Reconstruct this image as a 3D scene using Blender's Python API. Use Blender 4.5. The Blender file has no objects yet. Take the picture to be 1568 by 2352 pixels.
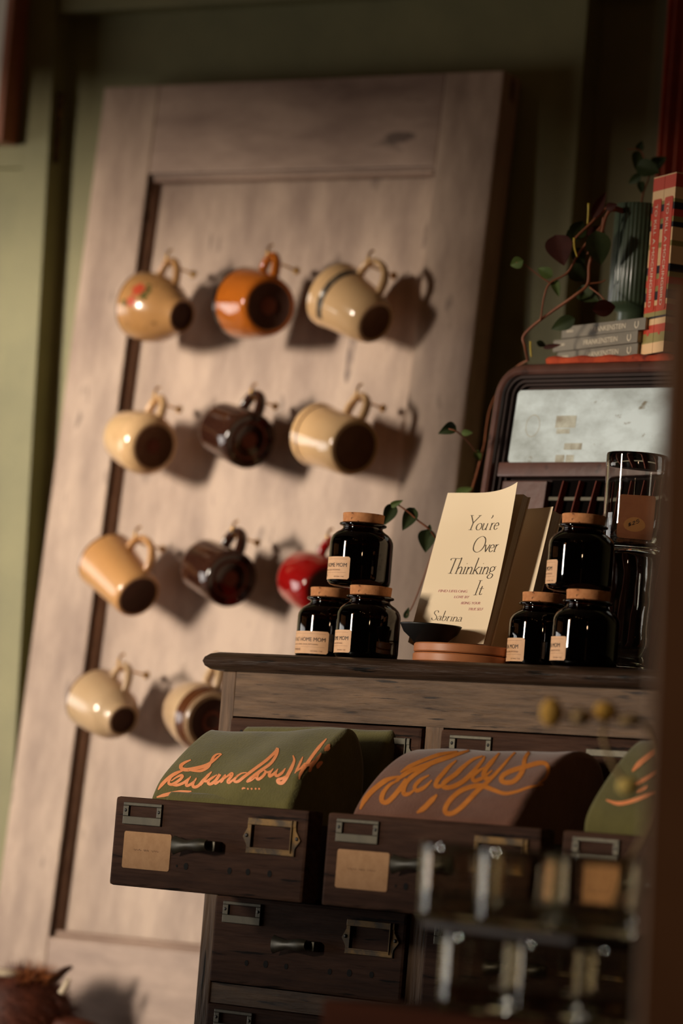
import bpy, bmesh, math, random
from mathutils import Vector, Matrix
from mathutils.bvhtree import BVHTree
from math import sin, cos, pi, radians as rad, sqrt, atan2
random.seed(7)
SC = bpy.context.scene
COL = SC.collection

# ------------------------------------------------------------------ camera
F_PX = 8820.0                      # 135 mm on a 36 mm tall frame, photo 1568 x 2352
YAW, PITCH, ROLL = rad(32.27), rad(4.80), rad(4.65)
CAM = Vector((0, 0, 1.0))
_R0 = Vector((cos(YAW), sin(YAW), 0))
FW = Vector((-sin(YAW)*cos(PITCH), cos(YAW)*cos(PITCH), sin(PITCH)))
_U0 = _R0.cross(FW)
RT = _R0*cos(ROLL) + _U0*sin(ROLL)
UP = _U0*cos(ROLL) - _R0*sin(ROLL)
cd = bpy.data.cameras.new('camera'); co = bpy.data.objects.new('camera', cd); COL.objects.link(co)
cd.sensor_fit = 'VERTICAL'; cd.sensor_height = 36.0; cd.lens = 135.0
co.matrix_world = Matrix(((RT.x, UP.x, -FW.x, CAM.x), (RT.y, UP.y, -FW.y, CAM.y), (RT.z, UP.z, -FW.z, CAM.z), (0, 0, 0, 1)))
cd.dof.use_dof = True; cd.dof.focus_distance = 4.06; cd.dof.aperture_fstop = 3.6
cd.clip_start = 0.05
SC.camera = co

# ------------------------------------------------------------------ light
SC.view_settings.view_transform = 'Standard'; SC.view_settings.look = 'None'
SC.view_settings.gamma = 1.0; SC.view_settings.exposure = 0.0
SC.view_settings.use_curve_mapping = False
SC.cycles.use_denoising = True
SC.cycles.max_bounces = 10
SC.cycles.sample_clamp_indirect = 4.0
W = bpy.data.worlds.new('dim_room_air'); SC.world = W; W.use_nodes = True
W.node_tree.nodes['Background'].inputs[0].default_value = (1.0, 0.62, 0.42, 1)
W.node_tree.nodes['Background'].inputs[1].default_value = 0.008

def area(name, loc, target, sx, sy, power, color, spread=180):
    l = bpy.data.lights.new(name, 'AREA'); l.shape = 'RECTANGLE'; l.size = sx; l.size_y = sy
    l.energy = power; l.color = color; l.spread = rad(spread)
    o = bpy.data.objects.new(name, l); COL.objects.link(o); o.location = loc
    o.rotation_euler = (Vector(target)-Vector(loc)).to_track_quat('-Z', 'Y').to_euler()
    return o
# daylight: a far shop window to the left behind the camera, and the big glazed front on the left side
DOORC = Vector((-2.75, 4.15, 1.5))
area('left_area_light', (-6.27, -3.05, 2.12), (-3.0, 4.1, 2.00), 0.62, 1.8, 43, (1.0, 0.87, 0.71), 44)
area('left_area_light', (-5.98, -3.20, 2.12), (-3.02, 4.1, 1.58), 0.55, 1.8, 1.5, (1.0, 0.90, 0.78), 14)  # narrow lamp added beside the window to brighten the door's left centre
area('left_area_light', (-7.0, 2.4, 0.95), (-2.8, 2.6, 1.0), 2.6, 1.5, 50, (1.0, 0.95, 0.88))
def bulb(name, loc, power, color, r=0.03):
    l = bpy.data.lights.new(name, 'POINT'); l.energy = power; l.color = color; l.shadow_soft_size = r
    o = bpy.data.objects.new(name, l); COL.objects.link(o); o.location = loc
    return o
# small warm pendants over the shop floor
for i, (bx_, by_, bz_) in enumerate(((-2.3, 1.6, 2.5), (-1.9, 1.2, 2.55), (-1.5, 0.8, 2.5), (-1.1, 1.9, 2.6))):
    bulb('pendant_light', (bx_, by_, bz_), 0.45, (1.0, 0.55, 0.25))

bulb('post_fill_light', (-0.25, 0.9, 1.75), 6, (1.0, 0.62, 0.36), 0.05)  # warm fill bulb added to brighten the foreground post

# ------------------------------------------------------------------ helpers
def ray(px, py):
    return FW + RT*((px-784)/F_PX) - UP*((py-1176)/F_PX)
def at(px, py, t):
    return CAM + ray(px, py)*t
def pix(P):
    d = Vector(P)-CAM; z = d.dot(FW)
    return 784 + F_PX*d.dot(RT)/z, 1176 - F_PX*d.dot(UP)/z, z
def on(fr, px, py, y=0.0):
    """where a sight line meets the plane local-y = y of a frame; local (x, y, z)"""
    inv = fr.inverted(); o = inv @ CAM; d = inv.to_3x3() @ ray(px, py)
    k = (y-o.y)/d.y
    return o + d*k
def frame(org, rz=0.0, lean=0.0):
    return Matrix.Translation(org) @ Matrix.Rotation(rz, 4, 'Z') @ Matrix.Rotation(lean, 4, 'X')

def mesh_from(name, vs, fs, smooth=False, mi=None):
    me = bpy.data.meshes.new(name); me.from_pydata([tuple(v) for v in vs], [], fs); me.validate()
    bm = bmesh.new(); bm.from_mesh(me); bmesh.ops.recalc_face_normals(bm, faces=bm.faces); bm.to_mesh(me); bm.free()
    if smooth:
        for p in me.polygons: p.use_smooth = True
    if mi:
        for p, m in zip(me.polygons, mi): p.material_index = m
    return me
def obj(name, me, mats, parent=None, mat=None):
    o = bpy.data.objects.new(name, me); COL.objects.link(o)
    for m in (mats if isinstance(mats, (list, tuple)) else [mats]): me.materials.append(m)
    if parent: o.parent = parent
    if mat is not None: o.matrix_local = mat
    return o
def thing(name, label, cat, mat, group=None):
    o = bpy.data.objects.new(name, None); COL.objects.link(o); o.empty_display_size = 0.05
    o.matrix_world = mat; tag(o, label, cat, group); return o
def tag(o, label, cat, group=None, kind=None):
    o['label'] = label; o['category'] = cat
    if group: o['group'] = group
    if kind: o['kind'] = kind
    return o
def struct(o): o['kind'] = 'structure'; return o

class MB:
    """collects shapes into one mesh"""
    def __init__(s): s.v = []; s.f = []; s.m = []
    def add(s, vs, fs, m=0):
        b = len(s.v); s.v += [Vector(v) for v in vs]; s.f += [tuple(i+b for i in f) for f in fs]; s.m += [m]*len(fs); return s
    def box(s, x0, x1, y0, y1, z0, z1, bev=0.0, m=0):
        if bev <= 0:
            s.add([(x0,y0,z0),(x1,y0,z0),(x1,y1,z0),(x0,y1,z0),(x0,y0,z1),(x1,y0,z1),(x1,y1,z1),(x0,y1,z1)],
                  [(0,3,2,1),(4,5,6,7),(0,1,5,4),(1,2,6,5),(2,3,7,6),(3,0,4,7)], m)
        else:
            bm = bmesh.new(); r = bmesh.ops.create_cube(bm, size=1)
            for v in bm.verts: v.co = Vector(((x0+x1)/2+v.co.x*(x1-x0), (y0+y1)/2+v.co.y*(y1-y0), (z0+z1)/2+v.co.z*(z1-z0)))
            bmesh.ops.bevel(bm, geom=bm.edges[:], offset=bev, segments=2, affect='EDGES', profile=0.6)
            bm.verts.index_update(); s.add([v.co.copy() for v in bm.verts], [[v.index for v in f.verts] for f in bm.faces], m); bm.free()
        return s
    def lathe(s, prof, n=48, m=0, mfun=None, rib=None, M=None):
        rings = []; b = len(s.v)
        for j, (r, z) in enumerate(prof):
            if r < 1e-6: rings.append([len(s.v)]); s.v.append(Vector((0, 0, z)))
            else:
                rings.append(list(range(len(s.v), len(s.v)+n)))
                for i in range(n):
                    a = 2*pi*i/n; rr = r*(1+(rib(a, j) if rib else 0)); s.v.append(Vector((rr*cos(a), rr*sin(a), z)))
        for j in range(len(rings)-1):
            A, B = rings[j], rings[j+1]; mm = mfun(j) if mfun else m
            for i in range(n):
                k = (i+1) % n
                if len(A) == 1 and len(B) == 1: continue
                if len(A) == 1: s.f.append((A[0], B[i], B[k]))
                elif len(B) == 1: s.f.append((A[i], A[k], B[0]))
                else: s.f.append((A[i], A[k], B[k], B[i]))
                s.m.append(mm)
        if M is not None:
            for i in range(b, len(s.v)): s.v[i] = M @ s.v[i]
        return s
    def tube(s, pts, rad_, n=10, m=0, flat=1.0, ref=None, cap=True):
        pts = [Vector(p) for p in pts]; N = len(pts); b = len(s.v)
        rs = rad_ if isinstance(rad_, (list, tuple)) else [rad_]*N
        prev = Vector(ref) if ref is not None else None
        for i, p in enumerate(pts):
            t = (pts[min(i+1, N-1)]-pts[max(i-1, 0)]).normalized()
            if prev is None: prev = t.orthogonal()
            u = (prev - t*prev.dot(t)); u = u.normalized() if u.length > 1e-6 else t.orthogonal().normalized()
            w = t.cross(u); prev = u
            for k in range(n):
                a = 2*pi*k/n; s.v.append(p + u*cos(a)*rs[i] + w*sin(a)*rs[i]*flat)
        for i in range(N-1):
            for k in range(n):
                q = (k+1) % n; s.f.append((b+i*n+k, b+i*n+q, b+(i+1)*n+q, b+(i+1)*n+k)); s.m.append(m)
        if cap:
            s.f.append(tuple(b+k for k in range(n))); s.m.append(m)
            s.f.append(tuple(b+(N-1)*n+k for k in range(n))); s.m.append(m)
        return s
    def prism(s, pts, y0, y1, m=0, axis='y'):
        """outline in x,z pulled along y"""
        n = len(pts); b = len(s.v)
        for y in (y0, y1):
            for (x, z) in pts: s.v.append(Vector((x, y, z)))
        s.f.append(tuple(b+i for i in range(n))); s.f.append(tuple(b+n+i for i in reversed(range(n)))); s.m += [m, m]
        for i in range(n):
            k = (i+1) % n; s.f.append((b+i, b+n+i, b+n+k, b+k)); s.m.append(m)
        return s
    def grid(s, rows, m=0):
        b = len(s.v); nr = len(rows); nc = len(rows[0])
        for r in rows: s.v += [Vector(p) for p in r]
        for i in range(nr-1):
            for j in range(nc-1):
                s.f.append((b+i*nc+j, b+i*nc+j+1, b+(i+1)*nc+j+1, b+(i+1)*nc+j)); s.m.append(m)
        return s
    def build(s, name, mats, parent=None, smooth=False, mat=None, auto=None):
        me = mesh_from(name, s.v, s.f, smooth, s.m)
        if auto:
            for p in me.polygons: p.use_smooth = True
            try: me.set_sharp_from_angle(angle=rad(auto))
            except Exception: pass
        return obj(name, me, mats, parent, mat)

def build_split(mb, name, mats, parent=None, auto=None, mat=None):
    """one object for every separate piece"""
    par = list(range(len(mb.v)))
    def find(a):
        while par[a] != a: par[a] = par[par[a]]; a = par[a]
        return a
    for f in mb.f:
        for i in f[1:]: par[find(i)] = find(f[0])
    groups = {}
    for f, m in zip(mb.f, mb.m): groups.setdefault(find(f[0]), []).append((f, m))
    out = []
    for g in groups.values():
        ids = sorted({i for f, _ in g for i in f}); mp = {a: k for k, a in enumerate(ids)}
        q = MB(); q.v = [mb.v[i] for i in ids]; q.f = [tuple(mp[i] for i in f) for f, _ in g]; q.m = [m for _, m in g]
        out.append(q.build(name, mats, parent, auto=auto, mat=mat))
    return out

def crom(pts, k=6, closed=False):
    """smooth curve through points of any dimension"""
    pts = [Vector(p) for p in pts]; n = len(pts); out = []
    if n < 3: 
        return [pts[0].lerp(pts[-1], i/k) for i in range(k+1)]
    rng = n if closed else n-1
    for i in range(rng):
        p0 = pts[(i-1) % n] if (closed or i > 0) else pts[0]*2-pts[1]
        p1 = pts[i]; p2 = pts[(i+1) % n]
        p3 = pts[(i+2) % n] if (closed or i+2 < n) else pts[-1]*2-pts[-2]
        for j in range(k):
            t = j/k
            out.append(0.5*((2*p1)+(p2-p0)*t+(2*p0-5*p1+4*p2-p3)*t*t+(3*p1-p0-3*p2+p3)*t*t*t))
    if not closed: out.append(pts[-1].copy())
    return out

# ---- materials -------------------------------------------------------
def s2l(c):
    return tuple(((x/255)/12.92 if x/255 <= 0.04045 else ((x/255+0.055)/1.055)**2.4) for x in c)
MATS = {}
def mat(name, c1, c2=None, rough=0.5, scale=12, stretch=(1, 1, 1), bump=0.0, bscale=None, metal=0.0, coat=0.0,
        trans=0.0, ior=1.45, contrast=(0.35, 0.65), spots=None, spotscale=30, spotlo=0.62, sheen=0.0, detail=6, spec=0.5, emit=None, estr=0, fleck=None):
    if name in MATS: return MATS[name]
    m = bpy.data.materials.new(name); m.use_nodes = True; nt = m.node_tree; N = nt.nodes; Lk = nt.links
    b = N['Principled BSDF']
    b.inputs['Roughness'].default_value = rough; b.inputs['Metallic'].default_value = metal
    b.inputs['Coat Weight'].default_value = coat; b.inputs['Coat Roughness'].default_value = 0.06
    b.inputs['Transmission Weight'].default_value = trans; b.inputs['IOR'].default_value = ior
    b.inputs['Sheen Weight'].default_value = sheen; b.inputs['Specular IOR Level'].default_value = spec
    if emit: b.inputs['Emission Color'].default_value = (*emit, 1); b.inputs['Emission Strength'].default_value = estr
    b.inputs['Base Color'].default_value = (*c1, 1)
    if c2 is not None or bump or spots is not None:
        tc = N.new('ShaderNodeTexCoord'); mp = N.new('ShaderNodeMapping'); Lk.new(tc.outputs['Object'], mp.inputs[0])
        mp.inputs['Scale'].default_value = stretch
        nz = N.new('ShaderNodeTexNoise'); nz.inputs['Scale'].default_value = scale; nz.inputs['Detail'].default_value = detail; nz.inputs['Roughness'].default_value = 0.62
        Lk.new(mp.outputs[0], nz.inputs['Vector'])
        col = None
        if c2 is not None:
            rp = N.new('ShaderNodeValToRGB'); rp.color_ramp.elements[0].position = contrast[0]; rp.color_ramp.elements[1].position = contrast[1]
            rp.color_ramp.elements[0].color = (*c1, 1); rp.color_ramp.elements[1].color = (*c2, 1)
            Lk.new(nz.outputs['Fac'], rp.inputs[0]); col = rp.outputs[0]
        if spots is not None:
            n2 = N.new('ShaderNodeTexNoise'); n2.inputs['Scale'].default_value = spotscale; n2.inputs['Detail'].default_value = 4
            Lk.new(mp.outputs[0], n2.inputs['Vector'])
            r2 = N.new('ShaderNodeValToRGB'); r2.color_ramp.elements[0].position = spotlo; r2.color_ramp.elements[1].position = spotlo+0.08
            Lk.new(n2.outputs['Fac'], r2.inputs[0])
            mx = N.new('ShaderNodeMix'); mx.data_type = 'RGBA'
            Lk.new(r2.outputs[0], mx.inputs['Factor'])
            if col is not None: Lk.new(col, mx.inputs['A'])
            else: mx.inputs['A'].default_value = (*c1, 1)
            mx.inputs['B'].default_value = (*spots, 1); col = mx.outputs['Result']
        if col is not None: Lk.new(col, b.inputs['Base Color'])
        if bump:
            bp = N.new('ShaderNodeBump'); bp.inputs['Strength'].default_value = bump; bp.inputs['Distance'].default_value = 0.002
            src = nz
            if bscale:
                src = N.new('ShaderNodeTexNoise'); src.inputs['Scale'].default_value = bscale; src.inputs['Detail'].default_value = 5; Lk.new(mp.outputs[0], src.inputs['Vector'])
            Lk.new(src.outputs['Fac'], bp.inputs['Height']); Lk.new(bp.outputs[0], b.inputs['Normal'])
    MATS[name] = m; return m
S = s2l
GREEN = mat('green_wall_paint', S((122,118,80)), S((140,134,92)), rough=0.55, scale=5, spots=S((95,92,60)), spotscale=22, spotlo=0.70, bump=0.15, bscale=90)
GREENR = mat('green_plaster_paint', S((112,106,74)), S((126,118,84)), rough=0.7, scale=6, bump=0.25, bscale=70)
FLOOR = mat('floor_boards', S((70,48,34)), S((92,64,46)), rough=0.5, scale=4, stretch=(1, 8, 1))
CEIL = mat('ceiling_paint', S((120,100,78)), rough=0.9)
DOORM = mat('whitewashed_door', S((128,101,86)), S((190,163,142)), rough=0.5, scale=8, stretch=(2.0, 2.0, 0.6), contrast=(0.28, 0.62), spots=S((104,80,68)), spotscale=16, spotlo=0.65, bump=0.2, bscale=60, detail=9)
DOORR = mat('whitewashed_door_rail', S((122,95,82)), S((180,152,134)), rough=0.5, scale=8, stretch=(0.6, 2.0, 2.0), contrast=(0.28, 0.64), spots=S((98,76,64)), spotscale=16, spotlo=0.65, bump=0.2, bscale=60, detail=9)
BRASS = mat('brass', S((214,168,92)), rough=0.28, metal=1.0)
OLDBRASS = mat('worn_brass', S((112,82,34)), S((58,44,26)), rough=0.5, metal=0.45, scale=60, contrast=(0.4, 0.62))
IRON = mat('dark_iron', S((62,58,48)), S((82,76,62)), rough=0.42, metal=0.55, scale=40, bump=0.1)
CABT = mat('cabinet_oak', S((70,52,38)), S((118,92,69)), rough=0.55, scale=120, stretch=(0.1, 1, 1.1), contrast=(0.30, 0.66), spots=S((40, 28, 20)), spotscale=150, spotlo=0.615, bump=0.9, bscale=190, spec=0.22, detail=8)
CABV = mat('cabinet_oak_upright', S((78, 58, 42)), S((124, 96, 72)), rough=0.55, scale=120, stretch=(1.1, 1, 0.1), contrast=(0.30, 0.66), spots=S((38, 27, 19)), spotscale=150, spotlo=0.615, bump=0.9, bscale=190, spec=0.22, detail=8)
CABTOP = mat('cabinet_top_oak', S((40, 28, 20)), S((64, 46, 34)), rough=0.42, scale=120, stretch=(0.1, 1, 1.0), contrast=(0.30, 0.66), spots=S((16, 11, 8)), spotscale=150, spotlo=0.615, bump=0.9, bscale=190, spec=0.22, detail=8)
DRAWM = mat('drawer_front_oak', S((52,33,25)), S((82,57,44)), rough=0.7, scale=120, stretch=(0.1, 1, 1.1), contrast=(0.30, 0.66), spots=S((24, 16, 12)), spotscale=150, spotlo=0.615, bump=0.9, bscale=190, spec=0.10, detail=8)
DARKWOOD = mat('dark_drawer_side', S((44,32,27)), S((56,42,36)), rough=0.6, scale=20, stretch=(0.2, 0.2, 1))
HOLE = mat('drill_hole_black', S((14,11,9)), rough=0.9)
KRAFT = mat('kraft_paper', S((186,140,96)), S((198,152,108)), rough=0.75, scale=120)
KRAFTL = mat('kraft_label', S((214,166,124)), S((222,176,134)), rough=0.6, scale=120)
INK = mat('black_ink', S((28,24,22)), rough=0.6)
INKG = mat('grey_brown_ink', S((128,92,68)), rough=0.7)
CORK = mat('cork', S((176,112,66)), S((206,142,92)), rough=0.85, scale=70, spots=S((92,52,30)), spotscale=130, spotlo=0.60, bump=0.4)
JAR = mat('dark_amber_glass', S((62,38,20)), rough=0.03, trans=1.0, ior=1.5)
WAX = mat('dark_candle_wax', S((22,12,8)), rough=0.5)
WOODTAN = mat('tan_wood', S((170,104,62)), S((188,120,76)), rough=0.45, scale=30, stretch=(0.2, 1, 1))
BLACK = mat('matt_black', S((16,14,13)), rough=0.45)
PAPER = mat('cream_cover', S((250,226,190)), S((252,230,196)), rough=0.42, scale=3, spec=0.4)
PAGES = mat('page_block', S((196,170,136)), S((214,190,156)), rough=0.8, scale=60, stretch=(1, 8, 0.2))
FOIL = mat('pink_foil', S((250,190,190)), rough=0.3, metal=0.6)

# ================================================================== frames
LEAN = rad(4.18)
ORG_D = at(600, 1000, 5.0)
DF = frame(ORG_D, 0, -LEAN)          # door: x along wall, z up the leaning door, -y out of its face
DELTA = rad(9.22)
_c = at(512, 1541, 4.2)
ZC = _c.z                             # underside of the cabinet's top
CF = frame(Vector((_c.x, _c.y, 0)), -DELTA)
YW = (DF @ Vector((0.30, 0.044, 0.481))).y + 0.003      # plane of the flat panel behind the door
WF = frame(Vector((0, YW, 0)))
ZTOP = ZC + 0.0205                    # upper face of the cabinet's top

# ================================================================== the setting
b = MB(); b.box(-7.5, 3, -4, YW+0.6, -0.05, 0); struct(b.build('floor', FLOOR))
b = MB(); b.box(-7.5, 3, -4, YW+0.6, 3.75, 3.8); struct(b.build('ceiling', CEIL))
xl = on(WF, 165, 40).x; xr = on(WF, 1350, 0).x; zh = on(WF, 172, 40).z
# plain flat panel the door leans on, its right edge stepping back to the plaster wall
b = MB(); b.box(xl-0.2, xr, 0, 0.05, 0, zh+0.3); o = struct(b.build('trim_1', GREEN, None, mat=WF))
b = MB(); b.box(-7.5, 3, 0.047, 0.12, 0, 3.75); o = struct(b.build('wall_back', GREENR, None, mat=WF))
# left casing board with its recessed lower panel, and head board
pc = 0.037
xi = on(WF, 50, 385, -pc).x; zi = on(WF, 25, 385, -pc).z
b = MB()
ex = lambda z: -3.144-0.040*(z-0.226-1.0)
b.prism([(xi, 0), (ex(0), 0), (ex(zh+0.9), zh+0.9), (xi, zh+0.9)], -pc, 0.047)
b.box(xl-1.2, xi, -pc, 0.047, zi, zh+0.9, 0.0015)
b.box(xl-1.2, xi, -pc+0.012, 0.047, 0, zi)
struct(b.build('trim_2', GREEN, None, mat=WF))
b = MB(); b.box(xl, xr+0.6, -pc+0.004, 0.047, zh, zh+0.9, 0.0015); struct(b.build('trim_3', GREEN, None, mat=WF))
# slanted board added outside the frame to shade the upper part of the wall
BD = (Vector((-6.27, -3.05, 2.12))-DOORC); BD.z = 0; BD.normalize()
bc = DOORC + BD*1.5
SHADE_Z, SHADE_SLOPE = 1.84, -0.15
bm_ = frame(Vector((bc.x, bc.y, 0)), atan2(BD.y, BD.x)+pi/2)
b = MB(); b.prism([(-1.5, 2.6), (-1.5, SHADE_Z-1.5*SHADE_SLOPE), (1.1, SHADE_Z+1.1*SHADE_SLOPE), (1.1, 2.6)], -0.06, 0.06)
struct(b.build('shade_board', DARKWOOD, None, mat=bm_))
b = MB(); b.box(0.172, 0.278, -0.05, 0.05, 0, 2.55, 0.006); struct(b.build('shade_upright', DARKWOOD, None, mat=bm_))  # unseen upright added to dim the right side of the door

# unseen low board added left of the view to darken the lower drawers
b = MB(); b.box(-3.05, -2.15, 2.65, 2.70, 0, 1.06); struct(b.build('shade_board_low', GREENR))

# ================================================================== leaning door with cup hooks
X0, X1 = -0.326, 0.302; ZT = 0.481
ZB = -(ORG_D.z)/cos(LEAN) + 0.004
PX0, PX1, PZT, PZB = -0.2348, 0.215, 0.357, -0.673
TH = 0.044
door = thing('panelled_door', 'old whitewashed wooden panelled door leaning against the green wall, mugs hanging on it', 'door', DF)
b = MB()
b.box(X0, PX0, 0, TH, ZB, ZT, 0.0025); b.box(PX1, X1, 0, TH, ZB, ZT, 0.0025)
build_split(b, 'stile', DOORM, door)
b = MB()
b.box(PX0, PX1, 0.0004, TH-0.0004, PZT, ZT-0.0003, 0.002); b.box(PX0, PX1, 0.0004, TH-0.0004, PZB-0.17, PZB, 0.002)
b.box(PX0, PX1, 0.0004, TH-0.0004, ZB+0.0003, ZB+0.17, 0.002)
build_split(b, 'rail', DOORR, door)
RC = 0.023
b = MB(); b.box(PX0, PX1, RC, TH-0.008, PZB, PZT); b.box(PX0, PX1, RC, TH-0.008, ZB+0.17, PZB-0.17); build_split(b, 'panel', DOORM, door)
# moulding round the panel: quarter profile mitred at the corners
def ring_profile(x0, x1, z0, z1, prof):
    """prof: list of (inset, y)"""
    m = MB()
    rows = []
    for (d, y) in prof:
        rows.append([(x0+d, y, z0+d), (x1-d, y, z0+d), (x1-d, y, z1-d), (x0+d, y, z1-d), (x0+d, y, z0+d)])
    m.grid(rows); return m
mp_ = [(0.0, 0.0025), (0.0, 0.008), (0.002, 0.0085), (0.0032, 0.0115), (0.0042, 0.0140), (0.0050, 0.0175), (0.0060, RC+0.0003)]
ring_profile(PX0, PX1, PZB, PZT, mp_).build('moulding', DOORR, door, auto=50)
for zb_ in (PZT-0.0105, PZB+0.0015):      # half-round beads along the top and bottom of the panel
    b = MB(); hz_ = 0.009; rows = []
    for i in range(9):
        a = pi*i/8
        rows.append([(x, 0.0125-0.0065*sin(a), zb_+hz_*(0.5-0.5*cos(a))) for x in (PX0+0.006, PX1-0.006)])
    b.grid(rows); b.build('bead', DOORR, door, smooth=True)

# the brass hinge on the side of the left casing
hz0, hz1 = on(WF, 180, 375, -0.02).z, on(WF, 190, 210, -0.02).z
hin = thing('door_hinge', 'old brass hinge on the edge of the green casing, left of the leaning door', 'hinge', Matrix.Translation((xl+0.004, YW-0.016, hz0)))
b = MB(); b.box(-0.004, -0.0002, -0.014, 0.012, 0, hz1-hz0, 0.001); b.build('leaf', OLDBRASS, hin)
b = MB(); n_ = 5; hh = (hz1-hz0)/n_
for i in range(n_): b.lathe([(0, i*hh+0.001), (0.0055, i*hh+0.001), (0.006, i*hh+0.003), (0.006, (i+1)*hh-0.003), (0.0055, (i+1)*hh-0.001), (0, (i+1)*hh-0.001)], 16)
for v in b.v: v.y -= 0.004; v.x += 0.004
b.build('knuckle', OLDBRASS, hin, auto=40)

# framed picture at the upper left
pf = frame(Vector((on(WF, 17, 160, -pc-0.037).x, YW-pc, on(WF, 10, 323, -pc-0.037).z)))
PFW = mat('red_brown_frame_wood', S((150,92,68)), S((172,112,84)), rough=0.4, scale=20, stretch=(1, 1, 0.2))
pic = thing('framed_picture', 'reddish wooden picture frame with a white mat, cut off at the top left corner', 'picture', pf)
b = MB(); fw = 0.012; Wf, Hf = 0.36, 0.46
b.box(-fw, 0, -0.037, -0.0005, 0, Hf, 0.001); b.box(-Wf, -Wf+fw, -0.037, -0.0005, 0, Hf, 0.001)
b.box(-Wf+fw, -fw, -0.037, -0.0005, 0, fw, 0.001); b.box(-Wf+fw, -fw, -0.037, -0.0005, Hf-fw, Hf, 0.001); b.build('frame', PFW, pic)
b = MB(); b.box(-Wf+fw, -fw, -0.026, -0.003, fw, Hf-fw); b.build('mat_board', mat('white_mat_board', S((238,230,214)), rough=0.7), pic)

# ================================================================== mugs on the door
def glaze(name, c1, c2=None, rough=0.16, **k): return mat(name, S(c1), S(c2) if c2 else None, rough=rough, coat=0.6, **k)
G_CREAM = glaze('cream_glaze', (222,180,130), (230,190,142), scale=8)
G_TAN = glaze('tan_glaze', (206,150,92), (214,160,102), scale=8, rough=0.3)
G_STONE = glaze('speckled_stoneware_glaze', (182,132,78), (200,150,96), scale=14, rough=0.24, spots=S((150,108,66)), spotscale=60, spotlo=0.63)
G_AMBER = glaze('amber_glaze', (176,92,24), (190,104,32), scale=6, rough=0.1)
G_DARK = glaze('dark_brown_glaze', (52,28,20), (60,34,24), scale=6, rough=0.08)
G_RED = glaze('red_glaze', (150,16,16), (166,22,20), scale=6, rough=0.1)
G_GREY = glaze('grey_cream_glaze', (200,166,126), (210,178,140), scale=8, rough=0.28)
G_BROWN = glaze('brown_rim_glaze', (92,52,28), rough=0.2)
G_BLACK = glaze('black_rim_glaze', (24,18,16), rough=0.2)
CLAYD = mat('dark_unglazed_base', S((70,40,28)), S((84,50,36)), rough=0.75, scale=30)
CLAYM = mat('brown_unglazed_base', S((110,72,46)), S((126,86,58)), rough=0.75, scale=30)
CLAYR = mat('terracotta_ring', S((120,58,36)), rough=0.7)
FLR = mat('red_flower_print', S((196,78,52)), rough=0.25); FLG = mat('olive_leaf_print', S((104,96,52)), rough=0.25)
BANDK = mat('dark_scroll_print', S((66,58,50)), S((120,104,84)), rough=0.25, scale=120, contrast=(0.45, 0.55))

def prof_at(prof, z):
    for (r0, z0), (r1, z1) in zip(prof, prof[1:]):
        if z0 <= z <= z1 and z1 > z0: return r0+(r1-r0)*(z-z0)/(z1-z0)
    return prof[-1][0]

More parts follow.
